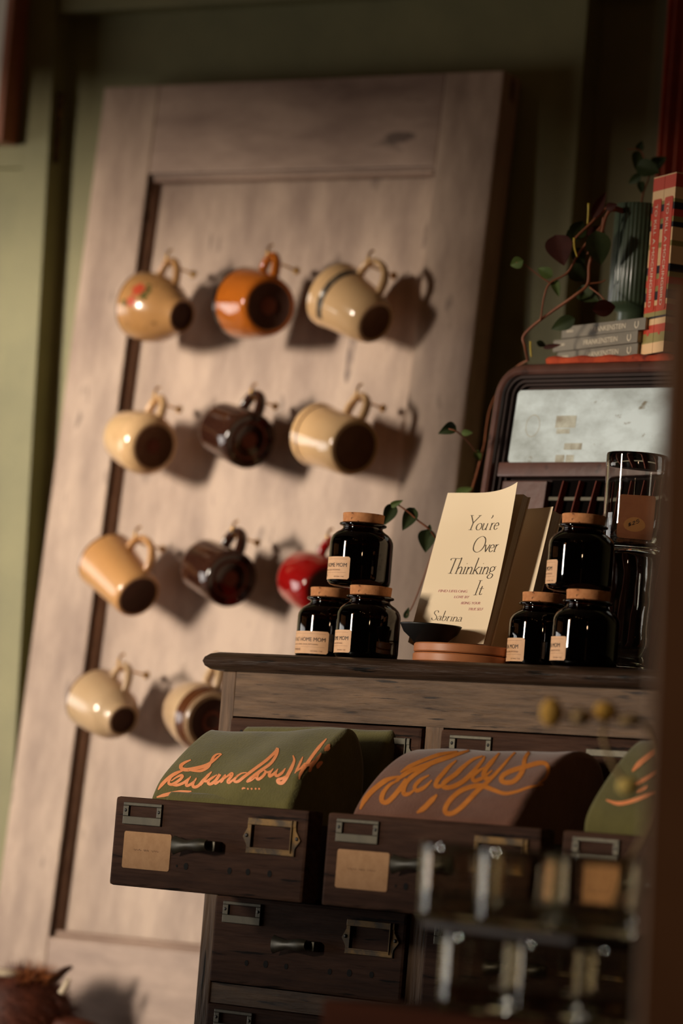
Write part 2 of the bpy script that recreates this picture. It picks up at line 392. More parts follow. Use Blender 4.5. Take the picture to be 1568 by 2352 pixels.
def mug(label, pb, pr, L, prof, hz, hout, handle_px, mats, base=0.85, hr=(0.0042, 0.0062), rim=None, basemat=None, deco=None, ring=None, foot=0.003, squash=1.0):
    """pb/pr: seen centres of base and rim. prof: outer wall (r, z) base->rim in metres. hz: handle ends."""
    R = max(r for r, z in prof)
    hm = 0.062
    for it in range(6):
        pm = Vector(((pb[0]+pr[0])/2, (pb[1]+pr[1])/2))
        Pm = DF @ on(DF, pm.x, pm.y, -hm); t = (Pm-CAM).dot(FW)
        dx = (pr[0]-pb[0])*t/F_PX; dy = (pr[1]-pb[1])*t/F_PX
        dz = sqrt(max(1e-6, L*L-dx*dx-dy*dy))
        A = (RT*dx - UP*dy + FW*dz).normalized()           # base -> rim
        B = Pm - A*(L/2)
        hd = RT*(handle_px[0]-pm.x) - UP*(handle_px[1]-pm.y)
        Xh = (hd - A*hd.dot(A)).normalized(); Yh = A.cross(Xh)
        Mw = Matrix(((Xh.x, Yh.x, A.x, B.x), (Xh.y, Yh.y, A.y, B.y), (Xh.z, Yh.z, A.z, B.z), (0, 0, 0, 1)))
        D = DF.inverted() @ Mw
        mn = min(-(D @ Vector((r*cos(a), r*sin(a), z))).y for r, z in prof for a in [i*pi/12 for i in range(24)])
        hm += 0.004 - mn
    root = thing('mug', label, 'mug', Mw, 'mugs hanging on the door')
    m = MB(); th = 0.0038
    prof = list(prof); prof.insert(len(prof)-1, (prof_at(prof, prof[-1][1]-0.0025), prof[-1][1]-0.0025))
    r0 = prof[0][0]
    P = [(0, foot), (r0*base-0.003, foot), (r0*base, 0.0002), (r0, 0.0)] + list(prof[1:])
    top = P[-1]
    nbase = 3; nside = len(P)-1
    inner = [(top[0]-th*0.35, top[1]+0.0012), (top[0]-th, top[1]-0.0003)] + [(r-th, z) for r, z in reversed(prof[1:-1])] + [(prof[0][0]*0.9-th, 0.006+foot), (0, 0.006+foot)]
    P2 = P + inner
    def mf(j):
        if j < 2: return 1
        if rim and nside-1-rim[0] < j <= nside+1: return 2
        return 0
    m.lathe(P2, 56, mfun=mf)
    body = m.build('body', [mats, basemat or mats, rim[1] if rim else mats], root, smooth=True)
    body.data.set_sharp_from_angle(angle=rad(50))
    z1, z2 = hz; ra, rb = prof_at(prof, z1)-0.002, prof_at(prof, z2)-0.002
    zc = (z1+z2)/2; hh = (z2-z1)/2
    pts = [(ra, 0, z1)]
    for i in range(1, 18):
        a = -pi/2 + pi*i/18
        e = abs(cos(a))**squash
        pts.append((ra+(rb-ra)*(i/18)+hout*e, 0, zc+hh*sin(a)*1.0))
    pts.append((rb, 0, z2))
    h = MB(); h.tube(crom(pts, 3), hr[0], 12, flat=hr[1]/hr[0], ref=(1, 0, 0)); h.build('handle', mats, root, smooth=True)
    if ring:
        for (ri, ro, mm) in ring:
            g = MB(); g.lathe([(ri, foot-0.0006), (ro, foot-0.0006), (ro, foot+0.0002), (ri, foot+0.0002)], 48); g.build('base_ring', mm, root)
    global CAMA
    lc = Mw.inverted() @ CAM; CAMA = atan2(lc.y, lc.x)
    sg = 1 if CAMA > 0 else -1      # the handle lies at angle 0
    if deco: deco(root, prof, CAMA, sg)
    # the cup hook that carries the handle
    ztop = zc
    inner_pt = Mw @ Vector((prof_at(prof, zc)-0.002+hout-hr[0], 0, zc))
    q = DF.inverted() @ inner_pt
    # the highest point of the handle's inner edge in door space
    best = max((DF.inverted() @ (Mw @ Vector((p[0]-hr[0]*0.9, 0, p[2]))) for p in [Vector(x) for x in pts[3:-3]]), key=lambda v: v.z)
    hx, hy, hzz = best.x, -best.y, best.z-0.0018
    hook(hx, hzz, hy)
    return root
def hook(x, z, out):
    o = out+0.006
    pth = [(x, 0.001, z), (x, -o*0.5, z-0.0005), (x, -o*0.85, z-0.0015), (x, -o-0.002, z+0.0005), (x, -o-0.006, z+0.006), (x, -o-0.005, z+0.012), (x, -o-0.001, z+0.017), (x, -o+0.004, z+0.019)]
    m = MB(); m.tube(crom(pth, 5), 0.0016, 10)
    m.lathe([(0, 0.0), (0.0042, 0.0), (0.0052, 0.0012), (0.0045, 0.003), (0.003, 0.0042), (0.0, 0.0046)], 20, M=Matrix.Translation((x, 0, z)) @ Matrix.Rotation(pi/2, 4, 'X'))
    m.build('cup_hook', BRASS, door, auto=50)

def patch(root, prof, name, mm, z0, z1, a0, a1, n=14, off=0.0004, shape=None):
    m = MB(); rows = []
    for i in range(n+1):
        a = a0+(a1-a0)*i/n; row = []
        for j in range(7):
            z = z0+(z1-z0)*j/6; r = prof_at(prof, z)+off; row.append((r*cos(a), r*sin(a), z))
        rows.append(row)
    m.grid(rows); m.build(name, mm, root, smooth=True)
def blob(root, prof, name, mm, zc, ac, rz, seed=0, off=0.0005):
    rnd = random.Random(seed); m = MB(); n = 22; c = prof_at(prof, zc)+off
    vs = [(c*cos(ac), c*sin(ac), zc)]
    for i in range(n):
        t = 2*pi*i/n; k = rz*(0.8+0.3*sin(5*t+seed)*0.6+0.12*rnd.random()); z = zc+k*sin(t); a = ac+k*cos(t)/c
        r = prof_at(prof, z)+off; vs.append((r*cos(a), r*sin(a), z))
    m.add(vs, [(0, 1+i, 1+(i+1) % n) for i in range(n)]); m.build(name, mm, root, smooth=True)

def flowers(root, prof, ca=0, sg=1):
    FA = ca-sg*0.25
    for k, (z, a, r, mm) in enumerate(((0.050, FA-sg*0.18, 0.0105, FLR), (0.053, FA+sg*0.22, 0.0080, FLR), (0.038, FA-sg*0.05, 0.0065, FLG), (0.036, FA-sg*0.26, 0.005, FLG), (0.064, FA+sg*0.30, 0.005, FLG), (0.040, FA-sg*0.42, 0.004, FLG))):
        blob(root, prof, 'flower_print' if mm is FLR else 'leaf_print', mm, z, a, r, k)
mug('cream stoneware mug with a red flower print, top left of the hanging mugs', (420,728), (318,697), 0.083,
    [(0.0225,0),(0.0240,0.004),(0.0330,0.018),(0.0420,0.036),(0.0455,0.055),(0.0455,0.070),(0.0450,0.080)], (0.030,0.062), 0.027, (405,597), G_STONE, basemat=CLAYD, rim=(1, G_BROWN), deco=flowers, hr=(0.0042,0.0058), foot=0.004)
def blackrim(root, prof, ca=0, sg=1): patch(root, prof, 'black_rim', G_BLACK, 0.0618, 0.0682, 0, 2*pi, 60)
mug('glossy amber-orange mug with a black rim, in the top row', (620,706), (562,694), 0.070,
    [(0.0345,0),(0.0375,0.003),(0.0405,0.012),(0.0440,0.030),(0.0465,0.052),(0.0475,0.068)], (0.012,0.048), 0.026, (626,592), G_AMBER, basemat=CLAYD, rim=(1, G_BLACK), deco=blackrim, hr=(0.0045,0.0062), ring=[(0.0, 0.011, CLAYR)], base=0.9)
def scroll(root, prof, ca=0, sg=1): patch(root, prof, 'printed_band', BANDK, 0.0615, 0.0705, ca-1.05, ca+1.35, 30)
mug('cream diner mug with a dark patterned band, top right of the hanging mugs', (862,743), (765,672), 0.091,
    [(0.0275,0),(0.0300,0.003),(0.0335,0.014),(0.0375,0.040),(0.0405,0.066),(0.0440,0.080),(0.0445,0.0875)], (0.020,0.066), 0.030, (858,592), G_CREAM, basemat=CLAYM, deco=scroll, hr=(0.0045,0.0065), squash=0.7)
mug('plain cream mug with a rounded shoulder, left end of the second row', (357,1027), (285,1000), 0.078,
    [(0.0310,0),(0.0340,0.002),(0.0395,0.010),(0.0415,0.018),(0.0412,0.024),(0.0405,0.040),(0.0375,0.060),(0.0340,0.076)], (0.014,0.046), 0.025, (366,905), G_CREAM, basemat=CLAYM, hr=(0.0042,0.0062), ring=[(0.0, 0.010, CLAYR)], base=0.92)
mug('glossy dark brown mug in the middle of the second row', (576,1014), (510,984), 0.076,
    [(0.0355,0),(0.0368,0.002),(0.0372,0.020),(0.0365,0.045),(0.0352,0.074)], (0.012,0.050), 0.025, (588,902), G_DARK, basemat=G_DARK, hr=(0.0052,0.0075), ring=[(0.0, 0.0105, CLAYR), (0.022, 0.0250, CLAYR)], base=0.9)
def brownline(root, prof, ca=0, sg=1): patch(root, prof, 'brown_band', G_BROWN, 0.0765, 0.0795, 0, 2*pi, 60)
mug('cream mug with a brown line below its rim, right end of the second row', (815,1029), (728,997), 0.090,
    [(0.0350,0),(0.0362,0.002),(0.0378,0.006),(0.0380,0.030),(0.0385,0.060),(0.0400,0.080),(0.0415,0.0885)], (0.014,0.050), 0.030, (826,908), G_CREAM, basemat=CLAYM, deco=brownline, hr=(0.0038,0.0062), squash=0.6, base=0.86)
mug('tall tan mug with a large handle, left end of the third row', (321,1368), (237,1284), 0.096,
    [(0.0300,0),(0.0315,0.002),(0.0325,0.008),(0.0350,0.040),(0.0375,0.070),(0.0405,0.093)], (0.014,0.066), 0.028, (327,1207), G_TAN, basemat=CLAYD, rim=(1, G_BROWN), hr=(0.0040,0.0062), squash=0.75, base=0.9)
mug('glossy dark brown mug in the third row, beside the tall tan mug', (533,1330), (468,1300), 0.076,
    [(0.0355,0),(0.0368,0.002),(0.0372,0.020),(0.0365,0.045),(0.0352,0.074)], (0.012,0.050), 0.025, (545,1217), G_DARK, basemat=G_DARK, hr=(0.0052,0.0075), ring=[(0.0, 0.0105, CLAYR), (0.022, 0.0250, CLAYR)], base=0.9)
mug('glossy red mug half hidden behind the candle jars', (752,1352), (692,1328), 0.076,
    [(0.0300,0),(0.0330,0.003),(0.0365,0.014),(0.0385,0.030),(0.0380,0.050),(0.0355,0.074)], (0.016,0.052), 0.025, (770,1225), G_RED, basemat=CLAYD, hr=(0.0045,0.0062))
mug('grey-cream conical mug with a small foot, left end of the bottom row', (286,1652), (212,1606), 0.080,
    [(0.0215,0),(0.0222,0.002),(0.0225,0.006),(0.0300,0.013),(0.0350,0.024),(0.0385,0.045),(0.0400,0.064),(0.0415,0.079)], (0.024,0.060), 0.026, (292,1512), G_GREY, basemat=CLAYD, rim=(1, G_BROWN), hr=(0.0040,0.0058), foot=0.004)
def brownbase(root, prof, ca=0, sg=1): patch(root, prof, 'brown_lower_glaze', G_BROWN, 0.0012, 0.0225, 0, 2*pi, 60, off=0.0003)
mug('round cream mug with a dark brown lower half, behind the cabinet corner', (492,1655), (432,1634), 0.082,
    [(0.0360,0),(0.0385,0.003),(0.0425,0.014),(0.0440,0.026),(0.0435,0.045),(0.0410,0.062),(0.0375,0.080)], (0.022,0.058), 0.030, (505,1510), G_GREY, basemat=CLAYD, deco=brownbase, hr=(0.0045,0.0068), ring=[(0.010, 0.014, CLAYR)])

# ================================================================== card cabinet
CW, CDP = 0.93, 0.42
cab = thing('card_cabinet', 'dark oak card-index cabinet with its second row of drawers pulled out full of shirts', 'cabinet', CF)
b = MB()
b.box(0, 0.020, 0, CDP, 0, ZC, 0.0015); b.box(CW-0.02, CW, 0, CDP, 0, ZC, 0.0015); build_split(b, 'side_panel', CABV, cab)
b = MB(); b.box(0.02, CW-0.02, CDP-0.012, CDP, 0.05, ZC); b.build('back_panel', DARKWOOD, cab)
b = MB(); b.box(0.0201, CW-0.0201, 0.0004, 0.03, ZC-0.0485, ZC); b.build('top_rail', CABT, cab)
PT = 0.298; ROWS = [-0.0502, -0.1460, -0.2431, -0.3593, -0.4555, -0.5520]; DH = 0.0932; DWD = 0.2725
b = MB()
for c in range(1, 3): b.box(0.0207+c*PT-0.0245, 0.0207+c*PT-0.001, 0.001, CDP-0.012, 0.05, ZC-0.0486)
build_split(b, 'divider', CABV, cab)
b = MB()
for z0, z1 in ((ROWS[2]-DH-0.0225, ROWS[2]-DH-0.001), (ROWS[5]-DH-0.05, ROWS[5]-DH-0.001)):
    for c in range(3):
        b.box(0.0202+c*PT if c else 0.0202, 0.0207+(c+1)*PT-0.025, 0.0012, 0.03, ZC+z0, ZC+z1)
b.box(0.0202, CW-0.0202, 0.0015, CDP-0.013, 0.05, 0.066)
build_split(b, 'rail', CABT, cab)
# rounded top board
prof = [(-0.004, 0.0), (-0.010, 0.0012), (-0.0145, 0.0045), (-0.0165, 0.0095), (-0.0150, 0.0140), (-0.0105, 0.0180), (-0.004, 0.0202), (0.0, 0.0205)]
b = MB(); rows = []
for (o_, z) in prof:
    rows.append([(o_, CDP, ZC+z), (o_, o_, ZC+z), (CW-o_, o_, ZC+z), (CW-o_, CDP, ZC+z)])
b.grid(rows)
b.add([(-0.004, CDP, ZC), (-0.004, -0.004, ZC), (CW+0.004, -0.004, ZC), (CW+0.004, CDP, ZC)], [(0, 1, 2, 3)])
b.add([(0, CDP, ZTOP), (0, 0, ZTOP), (CW, 0, ZTOP), (CW, CDP, ZTOP)], [(0, 3, 2, 1)])
bk = [(o_, CDP, ZC+z) for o_, z in prof]; bk2 = [(CW-o_, CDP, ZC+z) for o_, z in prof]
b.add(bk+bk2[::-1], [tuple(range(2*len(prof)))])
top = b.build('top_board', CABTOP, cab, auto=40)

def drawer(c, r, pull):
    x0 = 0.0207+c*PT; zt = ZC+ROWS[r]; ft = 0.019
    y0 = -pull
    Mx = Matrix.Translation((x0, y0, zt-DH))
    m = MB()
    m.box(0, DWD, -0.0042, ft, 0, DH, 0.0035)                                   # lipped front
    dl = CDP-0.05
    m.box(0.008, 0.018, ft, dl, 0.004, DH-0.014, 0, 1); m.box(DWD-0.018, DWD-0.008, ft, dl, 0.004, DH-0.014, 0, 1)
    m.box(0.018, DWD-0.018, ft, dl, 0.004, 0.012, 0, 1); m.box(0.018, DWD-0.018, dl-0.01, dl, 0.012, DH-0.02, 0, 1)
    d = m.build('drawer', [DRAWM, DARKWOOD], cab, mat=Mx)
    yf = -0.0042
    # small iron card holder, upper left
    if r == 0 and c == 0:
        hm = MB(); hole(hm, 0.0178, yf, 0.078, 0.0021); hm.build('peg_hole', HOLE, d); brass_frame(d, yf, IRON); return d
    h = MB(); hx0, hx1, hz0_, hz1_ = 0.0145, 0.0695, DH-0.0285, DH-0.0055
    h.box(hx0, hx1, yf-0.0025, yf+0.0002, hz0_, hz0_+0.0085, 0.0006); h.box(hx0, hx1, yf-0.0025, yf+0.0002, hz1_-0.0035, hz1_, 0.0006)
    h.box(hx0, hx0+0.0075, yf-0.0025, yf+0.0002, hz0_+0.0085, hz1_-0.0035, 0.0006); h.box(hx1-0.0065, hx1, yf-0.0025, yf+0.0002, hz0_+0.0085, hz1_-0.0035, 0.0006)
    for xx in (hx0+0.0036, hx1-0.0032):
        h.lathe([(0, 0.0009), (0.0011, 0.0006), (0.0018, 0.0)], 12, m=1, M=Matrix.Translation((xx, yf-0.0025, (hz0_+hz1_)/2+0.003)) @ Matrix.Rotation(pi/2, 4, 'X'))
    h.build('card_holder', [IRON, BLACK], d)
    if r == 0:      # plain front with one peg hole
        brass_frame(d, yf, IRON)
        return d
    # iron pull: flat tongue that flares and curls at its left end
    k = MB(); zc = DH*0.505
    rows = []
    for i in range(15):
        u = i/14; x = 0.0960+0.056*u
        hw = 0.0098-0.0052*sin(min(1, u*1.9)*pi/2)+(0.0035*max(0, (u-0.45)/0.55))
        if u > 0.8: hw *= 1-0.35*((u-0.8)/0.2)
        yo = yf-0.0155+0.004*cos(u*pi*1.2)-0.0025*u
        rows.append([(x, yo+0.004*abs(v)**3+0.0, zc+hw*v+0.003*u) for v in (-1, -0.7, -0.35, 0, 0.35, 0.7, 1)])
    k.grid(rows)
    rows2 = [[(p[0], p[1]+0.0016, p[2]) for p in rr] for rr in rows]; k.grid([rr[::-1] for rr in rows2])
    for a_, b_ in ((rows[0], rows2[0]), (rows[-1], rows2[-1])): k.grid([a_, b_])
    k.grid([[q[0] for q in rows], [q[0] for q in rows2]]); k.grid([[q[-1] for q in rows], [q[-1] for q in rows2]])
    k.box(0.137, 0.158, yf-0.012, yf+0.001, zc-0.0035, zc+0.0075, 0.002)
    k.build('pull', IRON, d, auto=45)
    brass_frame(d, yf, OLDBRASS)
    hm = MB()
    hs = ((0.0962, 0.0258, 0.0013), (0.1092, 0.0262, 0.0032), (0.1708, 0.0258, 0.0030), (0.1962, 0.0262, 0.0030), (0.2262, 0.0264, 0.0030)) if r == 1 else ((0.0534, 0.0238, 0.0027), (0.0811, 0.0247, 0.0034), (0.1106, 0.0248, 0.0027), (0.1725, 0.0245, 0.0028), (0.1998, 0.0254, 0.0034), (0.2305, 0.0262, 0.0030))
    for q in hs: hole(hm, q[0], yf, q[1], q[2])
    build_split(hm, 'peg_hole', HOLE, d)
    if r == 1:
        s = MB(); x0_, x1_, z0_, z1_ = 0.0172, 0.0855, 0.0190, 0.0575
        s.prism(rrect(x0_, x1_, z0_, z1_, 0.0025), yf-0.0005, yf+0.0001)
        st = s.build('sticker', KRAFT, d)
        w = MB(); rnd = random.Random(c*5+r)
        for wx, wl in ((0.032, 0.012), (0.047, 0.008), (0.058, 0.011)):
            pen(w, [(wx+wl*q/8, 0.0385+0.0010*sin(q*2.4+c)+0.0004*rnd.random()) for q in range(9)], 0.00018, 0.0003, y=yf-0.0007)
        w.build('faded_writing', INKG, d)
    return d
def rrect(x0, x1, z0, z1, r, n=5):
    out = []
    for cx, cz, a0 in ((x1-r, z1-r, 0), (x0+r, z1-r, pi/2), (x0+r, z0+r, pi), (x1-r, z0+r, 3*pi/2)):
        for i in range(n+1):
            a = a0+pi/2*i/n; out.append((cx+r*cos(a), cz+r*sin(a)))
    return out
def hole(m, x, y, z, r):
    """a drilled hole: a dark disc set a hair proud of the wood with a worn rim"""
    n = 18
    m.add([(x, y-0.0003, z)]+[(x+r*cos(2*pi*i/n), y-0.0003, z+1.15*r*sin(2*pi*i/n)) for i in range(n)], [(0, 1+i, 1+(i+1) % n) for i in range(n)])
def brass_frame(d, yf, mm):
    x0, x1, z0, z1 = 0.1925, 0.2585, 0.0455, 0.0815
    outer = [(x0, z0), (x1, z0), (x1, z0+0.008), (x1+0.006, z0+0.016), (x1+0.006, z1-0.020), (x1+0.001, z1-0.010), (x1, z1), (x0, z1), (x0, z1-0.010), (x0-0.006, z1-0.018), (x0-0.006, z0+0.018), (x0, z0+0.010)]
    ix0, ix1, iz0, iz1 = x0+0.0065, x1-0.0055, z0+0.006, z1-0.007
    m = MB()
    yb, yt = yf+0.0002, yf-0.0022
    # outline bars
    m.box(x0, x1, yt, yb, z0, iz0, 0.0006); m.box(x0, x1, yt, yb, iz1, z1, 0.0006)
    m.prism([(x0, z0), (ix0, z0), (ix0, z1), (x0, z1), (x0, z1-0.010), (x0-0.0055, z1-0.019), (x0-0.0055, z0+0.016), (x0, z0+0.008)], yt+0.0004, yb)
    m.prism([(x1, z0), (x1, z0+0.008), (x1+0.0065, z0+0.016), (x1+0.0065, z1-0.019), (x1, z1-0.010), (x1, z1), (ix1, z1), (ix1, z0)], yt+0.0004, yb)
    m.box(ix0-0.0008, ix0, yt-0.0014, yb, iz0, iz1); m.box(ix1, ix1+0.0010, yt-0.0014, yb, iz0-0.003, z1)
    m.box(ix0, ix1, yt-0.0014, yb, iz0-0.0012, iz0)
    for xx in (x0-0.0005, x1+0.0022):
        m.lathe([(0, 0.0009), (0.0013, 0.0006), (0.0021, 0.0)], 12, m=1, M=Matrix.Translation((xx, yt, (z0+z1)/2)) @ Matrix.Rotation(pi/2, 4, 'X'))
    m.build('label_frame', [mm, BLACK], d)

def strip2d(pts, wf):
    """left and right edges of a stroke"""
    L, Rr = [], []
    n = len(pts)
    for i, p in enumerate(pts):
        t = (pts[min(i+1, n-1)]-pts[max(i-1, 0)]); t = t.normalized() if t.length > 1e-9 else Vector((1, 0))
        nrm = Vector((-t.y, t.x)); w = wf(i/(n-1), t)
        L.append(p+nrm*w); Rr.append(p-nrm*w)
    return L, Rr
def pen(m, pts, thin, thick, y=0.0, ang=rad(25), k=5, closed=False, fn=None):
    """broad-nib stroke in the x,z plane at depth y (fn maps 2D points to 3D)"""
    P = crom([Vector((p[0], p[1])) for p in pts], k, closed)
    if closed: P.append(P[0].copy())
    nib = Vector((cos(ang), sin(ang)))
    L, Rr = strip2d(P, lambda u, t: 0.5*(thin+(thick-thin)*abs(t.x*nib.y-t.y*nib.x)))
    g = fn or (lambda q: (q.x, y, q.y))
    m.grid([[g(a) for a in L], [g(a) for a in Rr]])

for r in range(6):
    for c in range(3):
        drawer(c, r, 0.166 if r == 1 else 0.0)

# ================================================================== text
GLY = {
 'Y': (0.62, [[(0.0,1),(0.30,0.48)],[(0.30,0.5),(0.30,0)],[(0.60,1),(0.30,0.48)],[(-.07,1),(0.14,1)],[(0.48,1),(0.68,1)],[(0.17,0),(0.43,0)]]),
 'O': (0.82, [[(0.40,1.02),(0.12,0.86),(0.03,0.5),(0.12,0.14),(0.40,-.02),(0.66,0.14),(0.76,0.5),(0.66,0.86),'c']]),
 'T': (0.55, [[(0.26,0.98),(0.26,0)],[(-.02,0.86),(0.02,0.98),(0.56,0.98)],[(0.14,0),(0.38,0)]]),
 'S': (0.46, [[(0.36,0.80),(0.30,0.97),(0.16,1.0),(0.04,0.88),(0.06,0.68),(0.24,0.50),(0.38,0.30),(0.34,0.08),(0.18,-.01),(0.04,0.06),(0.0,0.22)]]),
 'I': (0.24, [[(0.10,1),(0.10,0)],[(0.0,1),(0.2,1)],[(0.0,0),(0.2,0)]]),
 'o': (0.42, [[(0.19,0.46),(0.05,0.38),(0.01,0.22),(0.06,0.06),(0.19,-.01),(0.32,0.07),(0.36,0.23),(0.31,0.39),'c']]),
 'u': (0.42, [[(0.04,0.45),(0.04,0.12),(0.12,0.0),(0.24,0.05),(0.31,0.16)],[(0.31,0.45),(0.31,0.03),(0.38,0.01)],[(-.02,0.45),(0.05,0.45)]]),
 "'": (0.14, [[(0.06,1.0),(0.07,0.9),(0.02,0.78)]]),
 'r': (0.30, [[(0.06,0.45),(0.06,0)],[(0.06,0.30),(0.15,0.44),(0.25,0.44)],[(0.0,0),(0.15,0)],[(0.0,0.44),(0.07,0.45)]]),
 'e': (0.36, [[(0.03,0.25),(0.29,0.27),(0.26,0.41),(0.15,0.46),(0.04,0.36),(0.01,0.20),(0.07,0.04),(0.18,0.0),(0.30,0.09)]]),
 'v': (0.36, [[(0.02,0.45),(0.16,0.0)],[(0.16,0.0),(0.32,0.45)],[(-.03,0.45),(0.09,0.45)],[(0.25,0.45),(0.36,0.45)]]),
 'h': (0.44, [[(0.06,1.05),(0.06,0)],[(0.06,0.28),(0.18,0.44),(0.28,0.42),(0.33,0.28),(0.33,0)],[(0,0),(0.14,0)],[(0.26,0),(0.41,0)],[(0,1.02),(0.06,1.05)]]),
 'i': (0.20, [[(0.08,0.45),(0.08,0)],[(0.01,0.43),(0.08,0.45)],[(0.01,0),(0.16,0)],[(0.075,0.66),(0.10,0.68)]]),
 'n': (0.44, [[(0.06,0.45),(0.06,0)],[(0.06,0.28),(0.18,0.44),(0.28,0.42),(0.33,0.28),(0.33,0)],[(0,0),(0.14,0)],[(0.26,0),(0.41,0)],[(0,0.43),(0.06,0.45)]]),
 'k': (0.42, [[(0.06,1.05),(0.06,0)],[(0.31,0.45),(0.08,0.20)],[(0.13,0.26),(0.36,0.0)],[(0,0),(0.14,0)],[(0.24,0.45),(0.38,0.45)],[(0.3,0),(0.43,0)]]),
 'g': (0.42, [[(0.18,0.46),(0.06,0.40),(0.04,0.28),(0.10,0.17),(0.20,0.16),(0.30,0.24),(0.31,0.37),'c'],[(0.30,0.42),(0.38,0.46)],[(0.10,0.17),(0.05,0.08),(0.12,0.02),(0.28,-.02),(0.34,-.12),(0.28,-.26),(0.14,-.30),(0.02,-.22),(0.04,-.10),(0.12,-.02)]]),
 't': (0.26, [[(0.09,0.60),(0.08,0.10),(0.14,0.0),(0.23,0.06)],[(0.0,0.43),(0.22,0.43)]]),
 'a': (0.38, [[(0.05,0.36),(0.14,0.45),(0.25,0.40),(0.27,0.28),(0.27,0.06),(0.35,0.01)],[(0.27,0.27),(0.10,0.22),(0.02,0.11),(0.08,0.0),(0.20,0.03),(0.27,0.11)]]),
 'b': (0.42, [[(0.05,1.03),(0.05,0.03)],[(0.05,0.30),(0.18,0.45),(0.31,0.38),(0.34,0.22),(0.28,0.04),(0.16,-.01),(0.05,0.05)]]),
}
def serif_width(t): return sum(GLY[ch][0] for ch in t)
def serif(m, text, x, z, cap, width, y, slant=0.10, thin=0.016, thick=0.060):
    sx = width/serif_width(text)
    for ch in text:
        wd, st = GLY[ch]
        for s in st:
            cl = s[-1] == 'c'; pts = s[:-1] if cl else s
            pen(m, [(x+sx*(p[0])+slant*cap*p[1], z+cap*p[1]) for p in pts], thin*cap, thick*cap, y=y, closed=cl, ang=rad(12))
        x += sx*wd
def text2d(t, size):
    """plain built-in lettering as flat polygons: (verts2d, faces, width)"""
    cu = bpy.data.curves.new('lettering', 'FONT'); cu.body = t; cu.size = size; cu.resolution_u = 3
    ob = bpy.data.objects.new('lettering', cu); COL.objects.link(ob)
    dg = bpy.context.evaluated_depsgraph_get(); me = bpy.data.meshes.new_from_object(ob.evaluated_get(dg))
    vs = [Vector((v.co.x, v.co.y)) for v in me.vertices]; fs = [tuple(p.vertices) for p in me.polygons]
    bpy.data.objects.remove(ob); bpy.data.curves.remove(cu); bpy.data.meshes.remove(me)
    xs = [v.x for v in vs] or [0]
    return vs, fs, min(xs), max(xs)

# ================================================================== candle jars
def jar(label, x, y, z, face, words, group, half=0.92):
    """face: local angle (0 = towards -y of the cabinet, negative = to the left) of the label's centre"""
    R = 0.0345
    root = thing('candle_jar', label, 'jar', CF @ Matrix.Translation((x, y, z)), group)
    outer = [(0, 0.0), (R-0.007, 0.0), (R-0.003, 0.0012), (R-0.0006, 0.004), (R, 0.008), (R, 0.0470), (R-0.0006, 0.0505), (R-0.0025, 0.0545), (R-0.0060, 0.0582), (R-0.0102, 0.0608), (R-0.0125, 0.0628), (R-0.0130, 0.0645),
             (R-0.0122, 0.0655), (R-0.0095, 0.0663), (R-0.0085, 0.0675), (R-0.0092, 0.0689), (R-0.0115, 0.0695), (R-0.0135, 0.0690)]
    inner = [(R-0.0150, 0.0670), (R-0.0150, 0.0640), (R-0.0125, 0.0612), (R-0.0085, 0.0585), (R-0.0050, 0.0555), (R-0.0030, 0.0510), (R-0.0024, 0.0470), (R-0.0024, 0.008), (R-0.006, 0.0045), (0, 0.004)]
    m = MB(); m.lathe(outer+inner, 64); m.build('glass', JAR, root, smooth=True)
    m = MB(); q = R-0.0024; m.lathe([(0, 0.0043), (q-0.005, 0.0043), (q-0.0003, 0.009), (q-0.0003, 0.044), (0, 0.044)], 40); m.build('candle', WAX, root, auto=40)
    m = MB(); m.lathe([(0, 0.0610), (0.0192, 0.0610), (0.0198, 0.0690), (0.0222, 0.0700), (0.0228, 0.0792), (0.0222, 0.0798), (0, 0.0800)], 48); m.build('cork', CORK, root, auto=35)
    lb = MB(); rows = []; n = 40; z0, z1 = 0.0055, 0.0300; rl = R+0.00025; cr = 0.0018
    for i in range(n+1):
        u = i/n; a = -pi/2+face+(u-0.5)*2*half; dd = min(u, 1-u)*2*half*R
        ins = cr-sqrt(max(0, cr*cr-(cr-min(dd, cr))**2)) if dd < cr else 0
        rows.append([(rl*cos(a), rl*sin(a), z0+ins), (rl*cos(a), rl*sin(a), z1-ins)])
    lb.grid(rows); lab = lb.build('label', KRAFTL, root, smooth=True)
    def wrap(txt, size, zz, mm, name, wmax, xo=0.0, al='c'):
        vs, fs, a_, b_ = text2d(txt, size); k = min(1.0, wmax/(b_-a_)) if wmax else 1.0
        r2 = rl+0.0002; out = []
        for v in vs:
            s = ((v.x-(a_+b_)/2)*k)+xo; a = -pi/2+face+s/r2; out.append((r2*cos(a), r2*sin(a), zz+v.y))
        t = MB(); t.add(out, fs); t.build(name, mm, lab)
    wd = 2*half*R
    wrap(words, 0.0062, 0.0188, INK, 'label_title', wd*0.90)
    wrap('ROSE PETAL, AMBER, CEDAR, PATCHOULI', 0.0022, 0.0148, INKG, 'label_scent', wd*0.86)
    wrap('PRIMROSE', 0.0033, 0.0088, INKG, 'label_maker', 0, xo=-wd*0.16)
    wrap('SOY WAX  7 OZ', 0.0019, 0.0076, INKG, 'label_size', 0, xo=wd*0.30)
    t = MB()
    for zz, lw in ((0.0272, wd*0.88), (0.0126, wd*0.88)):
        rr = []
        for i in range(25):
            a = -pi/2+face+(i/24-0.5)*lw/rl; rr.append((i, a))
        t.grid([[((rl+0.0002)*cos(a), (rl+0.0002)*sin(a), zz) for _, a in rr], [((rl+0.0002)*cos(a), (rl+0.0002)*sin(a), zz+0.00018) for _, a in rr]])
    t.build('label_rule', INKG, lab)
    return root
def on_top(px, y):
    """x along the cabinet for a sight line column at depth y on the top board"""
    p = on(CF, px, 1450, y); return p.x
